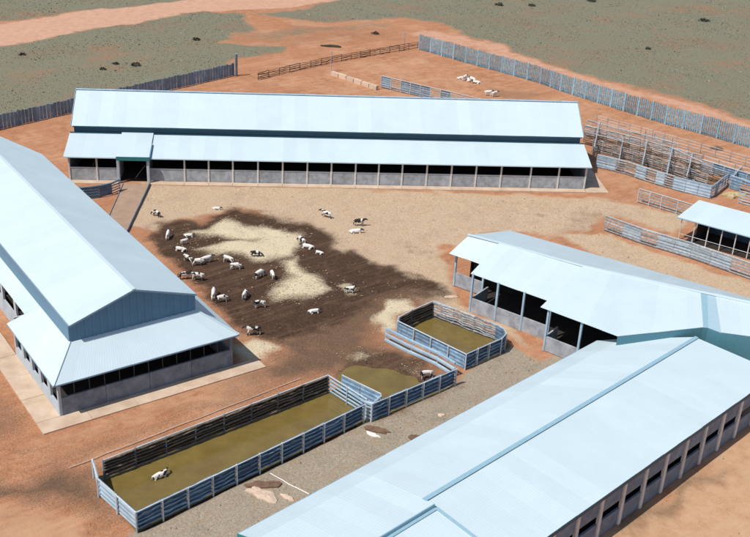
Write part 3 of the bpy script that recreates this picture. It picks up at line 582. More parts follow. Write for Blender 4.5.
# ------------------------------------------------------------------ cross barn (right, three lapped front roofs)
def cross_barn():
    f = Fr(11.994, 111.661, -.545)
    z1, z2, z3, zr, zb = 4.7, 5.05, 5.3, 6.5, 3.6
    t = thing('stepped_barn', 'open-fronted barn with three overlapping stepped roofs adjoining the round-cornered pen', 'barn', f(12, -5))
    R = [at(468.7, 235.6, zr), at(499.4, 243.5, zr), at(583.3, 266.9, zr), at(700.5, 293.6, zr), at(715, 294.5, zr), at(830, 321, zr)]
    E1, E2, E3 = at(449.1, 253.4, z1), at(470.8, 273.4, z2), at(540.3, 308.1, z3)
    ax = (at(549.5, 301.3, z2) - E2).normalized(); ax3 = (at(617.7, 337.2, z3) - E3).normalized()
    sheets(t, 'front_roof_sheet', E1, E1 + ax * 6.2, R[1] + (R[1] - R[0]) * .15, R[0], 3, ROOF)
    sheets(t, 'front_roof_sheet', E2, at(556, 303.6, z2), R[2] + Vector((.5, -.3, 0)), R[1] + Vector((0, 0, .12)), 7, ROOF)
    # third roof, cut back along the foreground barn's gable
    n3 = (at(617.7, 337.2, z3) - E3).cross(R[2] - E3).normalized()
    up = Vector((0, 0, .14))
    N1 = at(617.7, 337.2, z3); N2 = atp(703, 328.3, E3, n3); Rr = atp(700.5, 293.6, E3, n3)
    K = lambda s: R[2].lerp(Rr, s)
    s1 = .42
    sheets(t, 'front_roof_sheet', E3 + up, N1 + up, K(s1) + up, R[2] + up, 5, ROOF)
    sheets(t, 'front_roof_sheet', N1 + up, N2 + up, Rr + up, K(s1) + up, 5, ROOF)
    N3, N4 = atp(721, 333.5, E3, n3), atp(830, 348, E3, n3); R4, R5 = atp(715, 294.5, E3, n3), atp(830, 321, E3, n3)
    N2b, Rb = atp(708, 328.6, E3, n3), atp(707, 294, E3, n3)
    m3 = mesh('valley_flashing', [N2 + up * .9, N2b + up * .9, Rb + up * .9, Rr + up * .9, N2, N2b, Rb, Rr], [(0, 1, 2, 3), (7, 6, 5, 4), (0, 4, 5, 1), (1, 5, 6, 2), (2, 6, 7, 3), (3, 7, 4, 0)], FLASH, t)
    sheets(t, 'skylight_sheet', N2b + up * .8, N3 + up * .8, R4 + up * .8, Rb + up * .8, 1, mat('skylight_sheet', (.37, .52, .60), .4, .04))
    sheets(t, 'front_roof_sheet', N3 + up, N4 + up, R5 + up, R4 + up, 5, ROOF)
    # shaded fascia and gable wall under the cut edge
    for i, (a, b, h) in enumerate(((N1, N2, 2.4), (N2, N2b, 2.4), (N2b, N3, 2.4), (N3, N4, 5.6))):
        V = [a + Vector((0, 0, .06)), b + Vector((0, 0, .06)), b - Vector((0, 0, h)), a - Vector((0, 0, h))]
        nn = (b - a).cross(Vector((0, 0, 1))).normalized() * .08
        V2 = [v - nn for v in V]
        mesh('gable_fascia', V + V2, [(0, 1, 2, 3), (7, 6, 5, 4), (0, 4, 5, 1), (1, 5, 6, 2), (2, 6, 7, 3), (3, 7, 4, 0)], TEAL2, t)
    # back roof
    Bk = [at(510, 230.4, zb), at(750, 298, zb)]
    Rl = R[0] + (R[0] - R[1]) * .02; Rend = R[4]
    bdir = (Bk[1] - Bk[0]); B2 = Bk[0] + bdir * 1.28
    RP = [Rl, R[1], R[2], Rr + Vector((0, 0, .1)), R5 + Vector((0, 0, .1))]; L0 = bdir.length; bd = bdir / L0
    sp = [0, 3.0, 13.5, 28.0, bdir.length * 1.28]
    for i in range(4):
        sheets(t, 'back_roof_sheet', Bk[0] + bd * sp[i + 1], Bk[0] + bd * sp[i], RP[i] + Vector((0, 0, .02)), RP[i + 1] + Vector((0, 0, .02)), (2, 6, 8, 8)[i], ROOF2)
    # a long ridge board joins the slopes
    for a, b in zip(RP[:-1], RP[1:]):
        bar(t, 'ridge_cap', a + Vector((0, 0, .12)), b + Vector((0, 0, .12)), .36, .16, ROOF)
    # front walls and posts: sections step forward
    base = {1: at(453.8, 285.2), 2: at(469.6, 311.2), 3: at(543.5, 350.0)}
    d2 = ax.copy(); d2.z = 0; d2.normalize(); d3 = ax3.copy(); d3.z = 0; d3.normalize(); nrm = Vector((-d2.y, d2.x, 0))
    DH = 1.85
    def run(b, d, n, L_, zt, wallmat):
        for i in range(n + 1):
            p = b + d * (L_ * i); post(t, 'post', p.x, p.y, 0, zt - .05, .26, STEELL, 'box', math.atan2(d.y, d.x))
            if i < n:
                q = b + d * (L_ * (i + 1)); w = wall(t, 'wall_panel', p + d * .14 + nrm * .05, q - d * .14 + nrm * .05, 0, DH, .2, wallmat)
    run(base[1], d2, 1, 4.2, z1 + .1, BLOCK); run(base[2], d2, 3, 3.55, z2 + .1, BLOCK); run(base[3], d3, 1, 4.2, z3 + .1, BLOCK); wall(t, 'wall_panel', base[3] + d3 * 4.35 + nrm * .05, base[3] + d3 * 7.2 + nrm * .05, 0, DH, .2, BLOCK)
    wall(t, 'side_wall', base[2] + nrm * .3, base[2] + nrm * 4.0, 0, DH, .2, BLOCK)
    wall(t, 'side_wall', base[3] + nrm * .3, base[3] + nrm * 3.0, 0, DH, .2, BLOCK)
    # closed rear and inner partitions
    back = [at(510, 230.4, zb) * 1.0, B2]
    b0 = Vector((Bk[0].x, Bk[0].y, 0)) - nrm * .7 + d2 * .3; b1 = Vector((B2.x, B2.y, 0)) - nrm * .7
    wall(t, 'back_wall', b0, b1, 0, zb - .1, .2, BLOCKD)
    r0 = Vector((R[0].x, R[0].y, 0)) + d2 * 1.2; r1 = Vector((R[5].x, R[5].y, 0))
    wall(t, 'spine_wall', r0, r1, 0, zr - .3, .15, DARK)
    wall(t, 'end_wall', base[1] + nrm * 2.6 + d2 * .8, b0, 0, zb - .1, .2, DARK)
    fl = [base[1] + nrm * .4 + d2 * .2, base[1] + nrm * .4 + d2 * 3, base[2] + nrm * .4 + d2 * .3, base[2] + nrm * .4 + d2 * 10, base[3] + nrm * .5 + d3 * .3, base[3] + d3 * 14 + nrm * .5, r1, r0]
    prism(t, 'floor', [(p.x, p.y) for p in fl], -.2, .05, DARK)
    return base, d2, d3, nrm
TEAL2 = mat('gable_teal', (0.085, 0.24, 0.30), 0.5, 0.06)
CB = cross_barn()

# ------------------------------------------------------------------ small open shed on the right
def shed():
    zf, zk = 3.5, 4.4
    A, D_ = at(677.4, 216.9, zf), at(699, 200, zk); B = at(750, 236.8, zf); d = (B - A).normalized()
    t = thing('open_shed', 'small open-sided shed with white skillion roof on slim posts behind the rail fence', 'shed', (A + d * 8) * 1.0)
    t.location.z = 0
    L_ = 21; B = A + d * L_; C = D_ + d * L_
    sheets(t, 'roof_sheet', A, B, C, D_, 10, ROOF)
    bar(t, 'eave_trim', A - Vector((0, 0, .1)), B - Vector((0, 0, .1)), .06, .12, TRIM)
    n = Vector((-d.y, d.x, 0)).normalized(); dep = (D_ - A).dot(n)
    for i in range(11):
        p = A + d * (.6 + 1.98 * i) + n * .5; post(t, 'post', p.x, p.y, 0, zf + .1, .13, POST)
        bar(t, 'rail', p + Vector((0, 0, .9 - zf)), p + d * 1.98 * (i < 10) + d * .01 + Vector((0, 0, .9 - zf)), .08, .08, PIPE, 'pipe') if i < 10 else None
    for i in range(5):
        p = D_ + d * (.4 + 4.9 * i) - n * .3; post(t, 'post', p.x, p.y, 0, zk - .1, .16, POST)
    p0 = D_ - n * .5; p1 = C - n * .5
    wall(t, 'back_wall', p0 + d * 2.5, p1, 0, zk - .25, .1, STEELD)
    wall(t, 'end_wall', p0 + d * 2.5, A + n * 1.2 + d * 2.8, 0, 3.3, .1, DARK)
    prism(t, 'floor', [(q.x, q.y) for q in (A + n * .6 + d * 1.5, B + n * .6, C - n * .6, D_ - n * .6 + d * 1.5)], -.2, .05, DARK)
shed()

# ------------------------------------------------------------------ fences
def resample(pts, bay):
    P = [Vector((p[0], p[1], 0)) for p in pts]; out = [P[0]]
    for a, b in zip(P[:-1], P[1:]):
        L_ = (b - a).length; n = max(1, int(round(L_ / bay)))
        for i in range(n): out.append(a.lerp(b, (i + 1) / n))
    return out
def fence(name, label, pts, h, bay, style, postm, railm, nrails=5, rw=.09, group=None, cat='fence', sheetm=None, topm=None, pw=.12, z0=.18, side=1, inner=False):
    Q = resample(pts, bay); c = sum(Q, Vector()) / len(Q)
    t = thing(name, label, cat, c, group)
    for i, q in enumerate(Q):
        hh = h + rnd.uniform(-.02, .08); post(t, 'post', q.x, q.y, -.25, hh, pw, postm, 'pipe', 0)
    for a, b in zip(Q[:-1], Q[1:]):
        d = (b - a).normalized(); n = Vector((-d.y, d.x, 0)) * (pw * .5 + .03) * side
        if style in ('rails', 'logs', 'mixed', 'clad', 'cladr'):
            for k in range(nrails):
                z = z0 + (h - .12 - z0) * k / max(nrails - 1, 1)
                if style in ('logs', 'clad'):
                    j0, j1 = rnd.uniform(-.07, .07), rnd.uniform(-.07, .07); w = rw * rnd.uniform(.7, 1.3)
                    bar(t, 'log_rail', a + n + Vector((0, 0, z + j0)), b + n + Vector((0, 0, z + j1)), w, w * rnd.uniform(.9, 1.4), railm, 'log%d' % rnd.randrange(5))
                else:
                    bar(t, 'rail', a + n + Vector((0, 0, z + rnd.uniform(-.02, .02))), b + n + Vector((0, 0, z + rnd.uniform(-.02, .02))), rw * .7, rw, railm, 'box')
        if style in ('sheet', 'clad', 'cladr') or (style == 'mixed' and rnd.random() < .6):
            m_ = sheetm or railm
            hh = h - .16
            bar(t, 'sheet_panel', a + d * .05 + n * (1.3 if style[:4] != 'clad' else (1.9 if inner else -.4)) + Vector((0, 0, z0 - .08 + hh / 2)), b - d * .05 + n * (1.3 if style[:4] != 'clad' else (1.9 if inner else -.4)) + Vector((0, 0, z0 - .08 + hh / 2)), .07, hh, m_, 'ribsheet')
        if topm: bar(t, 'top_rail', a + Vector((0, 0, h - .03)), b + Vector((0, 0, h - .03)), .10, .10, topm, 'box')
    return t
FH = 2.06
A1, B1, C1, D1 = at(94.5, 461.5, FH), at(135.7, 512.5, FH), at(364.5, 404.5, FH), at(328, 375, FH)
fence('pen_fence', 'log rail fence along the far side of the long flooded pen', [at(103, 460, FH), D1], FH, 3.3, 'clad', STEEL, LOGB, 6, .16, sheetm=LOGD, topm=PIPE, pw=.18, side=-1)
fence('pen_fence', 'pale blue sheeted end fence of the long flooded pen beside the red track', [at(92, 459, FH), at(97, 478, FH), B1], FH, 2.6, 'sheet', PIPE, STEELL, sheetm=STEELL, topm=PIPE, side=1, pw=.17)
fence('pen_fence', 'blue-grey sheeted fence of the long flooded pen facing the gravel strip', [B1, C1], FH, 2.55, 'clad', PIPE, STEEL, 5, .16, sheetm=STEELD, topm=PIPE, side=1, pw=.17, inner=True)
fence('pen_fence', 'open rail fence closing the end of the long flooded pen towards the open pond', [D1, at(367, 399, FH)], FH, 2.4, 'rails', PIPE, STEELL, 5, .17, topm=PIPE)
E1_ = at(456.8, 369, FH)
fence('pen_fence', 'blue-grey sheeted fence along the open pond facing the gravel strip', [at(372, 404, FH), E1_], FH, 2.5, 'clad', PIPE, STEEL, 5, .16, sheetm=STEELD, topm=PIPE, side=1, pw=.17, inner=True)
fence('gate_panel', 'free-standing pale blue gate panel at the edge of the open pond', [at(342.4, 375, FH), at(381, 393.5, FH)], FH, 3.0, 'sheet', PIPE, STEELL, sheetm=STEEL, topm=PIPE, cat='gate', side=-1)
fence('pen_fence', 'short link fence joining the gate panel to the flooded pen corner', [at(381, 395, FH), at(373, 403, FH), at(366, 401, FH)], FH, 1.2, 'rails', PIPE, STEELL, 5, .16, topm=PIPE)
fence('pen_fence', 'pale blue loading race fence with wide rails between pond and round-cornered pen', [at(386.5, 327.5, FH - .3), at(412, 340, FH - .3), at(438, 351.5, FH - .3), at(456, 362.5, FH - .3)], FH - .3, 3.0, 'rails', PIPE, STEELL, 3, .34, topm=PIPE, side=-1)
fence('pen_fence', 'pale blue sheeted side of the round-cornered pen beside the loading race', [at(399, 317, FH), at(397.5, 320.5, FH), at(466.4, 354, FH)], FH, 2.6, 'sheet', PIPE, STEELL, sheetm=STEEL, topm=PIPE, side=1, pw=.17)
fence('pen_fence', 'blue-grey sheeted side of the round-cornered pen facing the gravel strip', [at(466.4, 354, FH), at(490, 343.5, FH), at(502, 338.5, FH), at(506.5, 333.5, FH), at(504, 328.5, FH), at(497, 324.5, FH)], FH, 2.2, 'clad', PIPE, STEEL, 5, .16, sheetm=STEELD, topm=PIPE, side=1, pw=.17, inner=True)
fence('pen_fence', 'dark rail fence at the back of the round-cornered pen towards the stepped barn', [at(497, 324.5, FH), at(433.8, 300.8, FH)], FH, 2.6, 'logs', PIPE, LOGG, 7, .19, topm=PIPE)
fence('pen_fence', 'log rail fence of the round-cornered pen towards the muddy yard', [at(433.8, 300.8, FH), at(412, 310, FH), at(399, 317, FH)], FH, 2.6, 'clad', STEEL, LOGB, 6, .16, sheetm=LOGD, topm=PIPE, side=1)

# right-hand stock yards
SY = 'rail fences of the stock yards'
fence('yard_fence', 'long pale blue and rusty rail fence in front of the open shed', [at(604, 230), at(640, 243), at(690, 258), at(750, 279), at(800, 297)], 2.3, 2.9, 'mixed', PIPE, LOGG, 6, .2, sheetm=STEELL, topm=PIPE, side=-1)
fence('yard_fence', 'grey multi-rail fence ending at the corner of the open shed', [at(637, 202), at(660, 209), at(692, 219)], 2.3, 2.6, 'rails', PIPE, LOGG, 6, .15, topm=PIPE)
fence('yard_fence', 'weathered pole fence of the cattle race meeting the long barn gable', [at(583, 137), at(628, 148), at(672, 160.5), at(700, 168)], 2.3, 2.4, 'logs', LOGG, LOGG, 7, .17, topm=PIPE)
fence('yard_fence', 'dark pole fence on the near side of the cattle race', [at(583, 143.5), at(628, 155.5), at(672, 168.5), at(712, 181), at(727, 186)], 2.3, 2.2, 'logs', LOGG, LOG, 7, .18, topm=PIPE, side=-1)
fence('yard_fence', 'pale sheeted fence in front of the cattle race by the barn apron', [at(596, 167), at(625, 174), at(655, 184), at(672, 189)], 2.3, 2.0, 'mixed', PIPE, LOGG, 6, .16, sheetm=STEELL, topm=PIPE, side=-1)
fence('yard_fence', 'pale weathered pole fence at the back of the cattle race towards the palisade', [at(586, 131), at(630, 143), at(676, 155.5)], 2.2, 2.6, 'logs', PIPE, LOGG, 5, .14, topm=PIPE)
fence('yard_fence', 'short cross fence splitting the cattle race near the barn', [at(622, 146), at(617, 171)], 2.2, 2.4, 'rails', PIPE, LOGG, 5, .12)
fence('yard_fence', 'short cross fence splitting the cattle race near the crush', [at(670, 160), at(664, 186)], 2.6, 2.4, 'rails', STEELL, PIPE, 5, .12, topm=STEELL)
for (pa, pb, lb) in (((598, 134), (592, 160), 'first cross fence of the cattle race beyond the barn gable'), ((645, 152.5), (640, 178), 'cross fence in the middle of the cattle race'), ((690, 166), (684, 190), 'cross fence at the bright blue crush')):
    fence('yard_fence', lb, [at(*pa), at(*pb)], 2.4, 2.2, 'logs', LOGG, LOGG, 5, .13, topm=PIPE)
fence('yard_fence', 'inner pole fence running through the middle of the cattle race', [at(592, 150), at(632, 161), at(672, 174), at(706, 186)], 2.0, 2.1, 'logs', LOGG, LOGG, 6, .14, topm=LOGG)
fence('yard_fence', 'pale wire and post fence below the palisade behind the race', [at(596, 124), at(640, 136), at(700, 153), at(760, 170)], 1.8, 2.6, 'rails', LOGG, PIPE, 4, .07)
fence('yard_fence', 'grey pole fence along the side of the straw heap', [at(740, 176), at(731, 187)], 2.0, 1.8, 'logs', PIPE, LOGG, 5, .13, topm=PIPE)
fence('yard_fence', 'blue-grey rail fence between the crush and the thin twin-rail fence', [at(700, 171), at(745, 185), at(800, 201)], 2.1, 2.2, 'mixed', PIPE, STEEL, 6, .14, sheetm=STEEL, topm=PIPE)
fence('yard_fence', 'blue-grey rail fence directly behind the open shed', [at(738, 203), at(770, 212), at(800, 220)], 2.1, 2.2, 'rails', PIPE, STEELL, 5, .14, topm=PIPE)
fence('yard_fence', 'bright blue sheeted crush fence at the end of the cattle race', [at(672, 189), at(710, 198.5)], 2.2, 2.2, 'sheet', STEELL, STEELL, sheetm=STEELL, topm=STEELL, side=-1)
fence('yard_fence', 'angled blue gate fence closing the crush', [at(710, 198.5), at(726, 186)], 2.2, 1.6, 'mixed', STEELL, STEEL, 5, .12, sheetm=STEEL, topm=STEELL, side=-1)
fence('yard_fence', 'blue-grey rail fence running right from the crush behind the straw heap', [at(729, 188), at(750, 195), at(800, 210)], 2.2, 2.4, 'mixed', PIPE, STEEL, 5, .13, sheetm=STEEL, topm=PIPE, side=-1)
fence('yard_fence', 'thin twin-rail fence behind the crush below the palisade', [at(702, 164), at(750, 178), at(800, 193)], 1.6, 3.2, 'rails', LOGG, PIPE, 3, .10)
fence('yard_fence', 'short grey pole hurdle standing behind the cattle race', [at(644, 141.5), at(671, 149.5)], 2.2, 1.8, 'logs', LOGG, LOGG, 5, .11)
fence('yard_fence', 'faint wire and pole fence between race and crush end', [at(668, 161), at(700, 176.5)], 2.6, 2.5, 'rails', PIPE, PIPE, 3, .09, topm=PIPE)
fence('yard_fence', 'blue curved rail fence left of the barn doorway', [at(70, 200), at(86, 199), at(99, 197.5), at(112, 194.5), at(120, 191)], 1.9, 2.3, 'mixed', STEEL, STEELD, 5, .14, sheetm=STEELD, topm=STEEL, side=-1)
fence('yard_fence', 'blue lattice rail fence showing over the long barn ridge', [at(381, 87.5), at(410, 94.5), at(450, 104), at(500, 116)], 2.5, 2.6, 'mixed', PIPE, LOGG, 6, .14, sheetm=STEEL, topm=PIPE)
fence('old_fence', 'old brown pole fence crossing the red paddock', [at(258, 80), at(300, 70), at(332, 63), at(370, 56), at(418, 48)], 1.5, 3.0, 'logs', LOG, LOG, 4, .16)
t = thing('low_trough', 'low pale block trough in the red paddock behind the long barn', 'trough', at(355, 83))
for i in range(6):
    a, b = at(332 + 7.6 * i, 74.6 + 2.55 * i), at(332 + 7.6 * (i + .93), 74.6 + 2.55 * (i + .93)); wall(t, 'trough_block', a, b, -.1, .75 + .05 * (i % 2), .7, BOARD)
for k, (x, y, hh, lb) in enumerate(((331, 72, 4.2, 'tall thin pole standing at the end of the low trough'), (236.5, 76, 4.6, 'tall dark pole at the end of the dark boarded fence'), (404, 50, 4.0, 'thin leaning pole by the old brown fence'))):
    p = at(x, y); t = thing('pole', lb, 'pole', p); post(t, 'shaft', p.x, p.y, -.2, hh, .16 if k != 1 else .5, LOGG if k != 1 else STEELD, 'pipe'); post(t, 'cap', p.x, p.y, hh, hh + .12, .22 if k != 1 else .56, LOGG, 'pipe')

def panels(name, label, pts, h, bay, m, mp, step, fill, board):
    Q = resample(pts, bay); c = sum(Q, Vector()) / len(Q); t = thing(name, label, 'fence', c)
    for q in Q: post(t, 'post', q.x, q.y, -.2, h + .15, .16, mp, 'box')
    for a, b in zip(Q[:-1], Q[1:]):
        d = (b - a).normalized(); L_ = (b - a).length; n = Vector((-d.y, d.x, 0)); k = int(L_ / step); V = []; F = []
        for i in range(k):
            s0 = (i + .5 - fill / 2) * L_ / k; s1 = (i + .5 + fill / 2) * L_ / k; off = n * (rnd.uniform(-.04, .04)); zt = h - rnd.uniform(0, .25)
            for s, y in ((s0, -.03), (s1, -.03), (s1, .03), (s0, .03)):
                p = a + d * s + n * y + off; V += [(p.x, p.y, .05), (p.x, p.y, zt)]
            e = len(V) - 8
            F += [(e, e + 2, e + 3, e + 1), (e + 2, e + 4, e + 5, e + 3), (e + 4, e + 6, e + 7, e + 5), (e + 6, e, e + 1, e + 7), (e + 1, e + 3, e + 5, e + 7)]
        mesh('paling_panel', V, F, m, t)
        for z in (.5, h * .55, h - .45): bar(t, 'rail', a + n * .09 + Vector((0, 0, z)), b + n * .09 + Vector((0, 0, z)), .06, .09, mp, 'box')
    return t
panels('boarded_fence', 'dark blue upright-board fence between scrub and red soil', [at(-60, 145), at(0, 129.5), at(120, 101.5), at(234, 75.5)], 2.7, 3.6, STEELM, STEEL, .62, .88, 1)
panels('palisade_fence', 'tall pale blue palisade fence along the edge of the scrubland', [at(418.7, 49.5), at(465, 62.5), at(501, 72.5), at(540, 83.5), at(560, 91), at(664.5, 124), at(700, 133.5), at(750, 148), at(850, 178)], 3.7, 3.3, PALE, PIPE, .42, .56, 0)

# ------------------------------------------------------------------ ramp, pipes, debris
rp = [at(123, 184.5), at(149, 184.8), at(128, 229), at(100, 250), at(88, 250)]
t = thing('concrete_ramp', 'concrete ramp with low kerbs leading up to the barn doorway', 'ramp', at(122, 205))
lf, rt = [at(123.5, 185), at(111, 213.5), at(90, 262)], [at(149, 185), at(128, 229), at(113, 262)]
lf = [at(124, 184.5), at(117, 201), at(109, 219), at(95, 252)]; rt = [at(149, 184.5), at(139, 206), at(128, 229), at(112, 262)]
for i in range(3):
    prism(t, 'ramp_slab', [lf[i][:2], rt[i][:2], (rt[i + 1] * .995 + rt[i] * .005)[:2], (lf[i + 1] * .995 + lf[i] * .005)[:2]], -.3, .14 + .01 * (i % 2), CONCR)
    bar(t, 'kerb', rt[i] + Vector((.12, 0, .2)), rt[i + 1] + Vector((.12, 0, .2)), .14, .42, BLOCKD); bar(t, 'kerb', lf[i] + Vector((-.12, 0, .1)), lf[i + 1] + Vector((-.12, 0, .1)), .12, .3, BLOCKD)

def tube(name, label, cat, pts, r, m):
    V = []; F = []; n = 6
    for j, p in enumerate(pts):
        d = (pts[min(j + 1, len(pts) - 1)] - pts[max(j - 1, 0)]).normalized(); y = Vector((0, 0, 1)).cross(d).normalized(); z = d.cross(y)
        V += [p + y * r * math.cos(i * math.tau / n) + z * r * math.sin(i * math.tau / n) for i in range(n)]
    for j in range(len(pts) - 1): F += [(j * n + i, j * n + (i + 1) % n, (j + 1) * n + (i + 1) % n, (j + 1) * n + i) for i in range(n)]
    F += [tuple(range(n - 1, -1, -1)), tuple(range((len(pts) - 1) * n, len(pts) * n))]
    o = bpy.data.objects.new(name, None)
    me = bpy.data.meshes.new(name); c = pts[len(pts) // 2]; me.from_pydata([tuple(v - c) for v in V], [], F); me.update()
    o = link(name, me, None, m); o.location = c; return tag(o, label, cat)
def curve(a, b, n, wob, z):
    return [at(a[0] + (b[0] - a[0]) * i / n, a[1] + (b[1] - a[1]) * i / n) + Vector((rnd.uniform(-wob, wob), rnd.uniform(-wob, wob), z)) for i in range(n + 1)]
tube('water_pipe', 'thin pale pipe lying along the red track beside the flooded pen', 'pipe', curve((70, 468), (300, 379), 18, .05, .05), .045, BOARD)
tube('drain_pipe', 'short white pipe lying on the gravel by the broken slab', 'pipe', curve((270, 474), (309, 495), 6, .06, .05), .055, WHITE)

def slab(name, label, cx, cy, rx, ry, h, m, ang, n=17, m2=None, cat='debris'):
    """irregular broken slab / heap: lofted from a ragged outline"""
    c = at(cx, cy); R = [(1 + rnd.uniform(-.3, .3)) for _ in range(n)]; h = h * .7; V = []; F = []
    for lv, (s, z) in enumerate(((1, -.06), (.96, h * .45), (.72, h * .85), (.35, h))):
        for i in range(n):
            a = i * math.tau / n; x, y = rx * R[i] * s * math.cos(a), ry * R[i] * s * math.sin(a)
            V.append((x * math.cos(ang) - y * math.sin(ang), x * math.sin(ang) + y * math.cos(ang), z + (rnd.uniform(-.2, .2) * h if lv else 0)))
    for l in range(3): F += [(l * n + i, l * n + (i + 1) % n, (l + 1) * n + (i + 1) % n, (l + 1) * n + i) for i in range(n)]
    F.append(tuple(range(3 * n, 4 * n)))
    me = bpy.data.meshes.new(name); me.from_pydata(V, [], F); me.update(); o = link(name, me, None, m); o.location = (c.x, c.y, 0); return tag(o, label, cat)
slab('broken_slab', 'large pale broken plaster slab on the gravel by the flooded pen fence', 262, 494, 1.5, .75, .22, BOARD, -.5)
slab('earth_heap', 'dark earth heap behind the large pale broken slab', 264, 485, 1.5, .5, .3, EARTH, .1)
slab('broken_slab', 'narrow pale slab lying beside the drain pipe', 287, 497, .75, .3, .16, BOARD, -.6)
slab('earth_heap', 'reddish earth heap with rubble beside the gate panel corner', 377, 430, 1.2, .5, .3, EARTH, -.2)
slab('broken_slab', 'white slab fragment by the reddish earth heap', 373, 434.5, .8, .25, .14, WHITE, -.5)
slab('earth_heap', 'small brown heap on the gravel close to the foreground barn eave', 414, 437, .6, .35, .16, EARTH, .2)
slab('broken_slab', 'small cream stone on the gravel strip below the open pond', 441, 415, .4, .25, .16, BOARD, .2)
slab('earth_heap', 'tan straw heap at the end of the blue crush', 733, 196, 2.0, 1.1, .8, HAYM, .2, cat='heap')
slab('log', 'pale fallen trunk lying at the mouth of the stepped barn', 479, 300, 1.2, .3, .3, WHITE, .4, cat='log')
slab('pale_rock', 'long pale stone in the mud near the round-cornered pen', 452, 297, .9, .3, .2, BOARD, .1, cat='rock')
slab('dark_rock', 'dark earth lump by the palisade fence', 716, 149, 1.3, .7, .6, EARTH, .1, cat='rock')
slab('dark_rock', 'long dark mound in the bare red patch', 331, 46.5, 2.2, .8, .5, BUSHD, 0, cat='rock')

# ------------------------------------------------------------------ cattle
def cow_mesh(name, pose):
    S = 0.80
    # joints: (x forward, y side, z up), radii (ry, rz)
    J = {'hip': ((-.72, 0, 1.12), .27, .30), 'loin': ((-.30, 0, 1.10), .33, .37), 'rib': ((.15, 0, 1.06), .35, .40), 'sho': ((.58, 0, 1.12), .26, .33),
         'tail': ((-.98, 0, 1.16), .10, .13), 'nk': ((.88, 0, 1.28), .15, .21), 'pol': ((1.14, 0, 1.42), .125, .15), 'fac': ((1.36, 0, 1.28), .10, .11), 'muz': ((1.54, 0, 1.15), .085, .08)}
    if pose == 'graze': J.update({'nk': ((.90, 0, .98), .15, .21), 'pol': ((1.20, .04, .68), .12, .14), 'fac': ((1.32, .06, .44), .095, .10), 'muz': ((1.40, .08, .22), .08, .075)})
    if pose == 'turn': J.update({'nk': ((.86, .10, 1.26), .15, .20), 'pol': ((1.04, .30, 1.38), .12, .15), 'fac': ((1.12, .52, 1.26), .10, .11), 'muz': ((1.17, .70, 1.14), .08, .08)})
    E = [('hip', 'loin'), ('loin', 'rib'), ('rib', 'sho'), ('hip', 'tail'), ('sho', 'nk'), ('nk', 'pol'), ('pol', 'fac'), ('fac', 'muz')]
    drop = .62 if pose == 'lie' else 0
    for s, n in ((1, 'l'), (-1, 'r')):
        if pose == 'lie':
            J['fk' + n] = ((.66, .24 * s, .95), .12, .14); J['fw' + n] = ((.98, .26 * s, .74), .08, .08); J['fh' + n] = ((.62, .30 * s, .69), .06, .06)
            J['hk' + n] = ((-.58, .30 * s, .92), .17, .19); J['hh' + n] = ((-.15, .44 * s, .74), .09, .08); J['hf' + n] = ((-.55, .48 * s, .69), .06, .06)
        else:
            k = .16 * s * (1 if pose != 'graze' else -1)
            J['fk' + n] = ((.58 + k * .3, .17 * s, .72), .115, .12); J['fw' + n] = ((.58 + k, .17 * s, .38), .065, .07); J['fh' + n] = ((.58 + k * .8, .17 * s, .04), .06, .065)
            J['hk' + n] = ((-.62, .18 * s, .82), .15, .18); J['hh' + n] = ((-.84 - k * .8, .17 * s, .46), .07, .08); J['hf' + n] = ((-.74 - k, .17 * s, .04), .06, .065)
        E += [('sho', 'fk' + n), ('fk' + n, 'fw' + n), ('fw' + n, 'fh' + n), ('hip', 'hk' + n), ('hk' + n, 'hh' + n), ('hh' + n, 'hf' + n)]
        px, py, pz = J['pol'][0]; J['ea' + n] = ((px - .04, py + .17 * s, pz + .03), .04, .03); J['et' + n] = ((px - .07, py + .29 * s, pz + .0), .05, .02)
        E += [('pol', 'ea' + n), ('ea' + n, 'et' + n)]
    tx, ty, tz = J['tail'][0]
    J['t1'] = ((-1.06, .02, .85), .035, .035); J['t2'] = ((-1.05, .04, .48 if drop == 0 else .72), .05, .05); E += [('tail', 't1'), ('t1', 't2')]
    ks = list(J); me = bpy.data.meshes.new('tmp'); me.from_pydata([J[k][0] for k in ks], [(ks.index(a), ks.index(b)) for a, b in E], [])
    o = bpy.data.objects.new('tmp', me); COL.objects.link(o)
    sk = o.modifiers.new('skin', 'SKIN'); sk.use_smooth_shade = True; sk.branch_smoothing = .3
    for i, k in enumerate(ks):
        v = me.skin_vertices[0].data[i]; v.radius = (J[k][1], J[k][2]); v.use_root = (k == 'rib')
    sb = o.modifiers.new('sub', 'SUBSURF'); sb.levels = 1; sb.render_levels = 1
    dg = bpy.context.evaluated_depsgraph_get(); out = bpy.data.meshes.new_from_object(o.evaluated_get(dg)); out.name = name
    bpy.data.objects.remove(o); 
    n = len(out.vertices); co = np.empty(n * 3); out.vertices.foreach_get('co', co); co = co.reshape(-1, 3)
    pol = np.array(J['pol'][0]); muz = np.array(J['muz'][0])
    d = np.minimum(np.linalg.norm(co - pol, axis=1), np.linalg.norm(co - (pol + muz) / 2, axis=1)); hd = (d < .27).astype(np.float32)
    a = out.attributes.new('head', 'FLOAT', 'POINT'); a.data.foreach_set('value', hd)
    co[:, 2] -= drop; co *= S; co[:, 2] -= co[:, 2].min() + .0
    out.vertices.foreach_set('co', co.ravel()); out.update()
    for p in out.polygons: p.use_smooth = True
    return out
POSES = {p: cow_mesh('cow_' + p, p) for p in ('stand', 'graze', 'turn', 'lie')}
def cow_mesh_for(pose, coat):
    k = ('cow', pose, coat.name)
    if k not in _cache:
        me = POSES[pose].copy(); me.materials.clear(); me.materials.append(coat); _cache[k] = me
    return _cache[k]
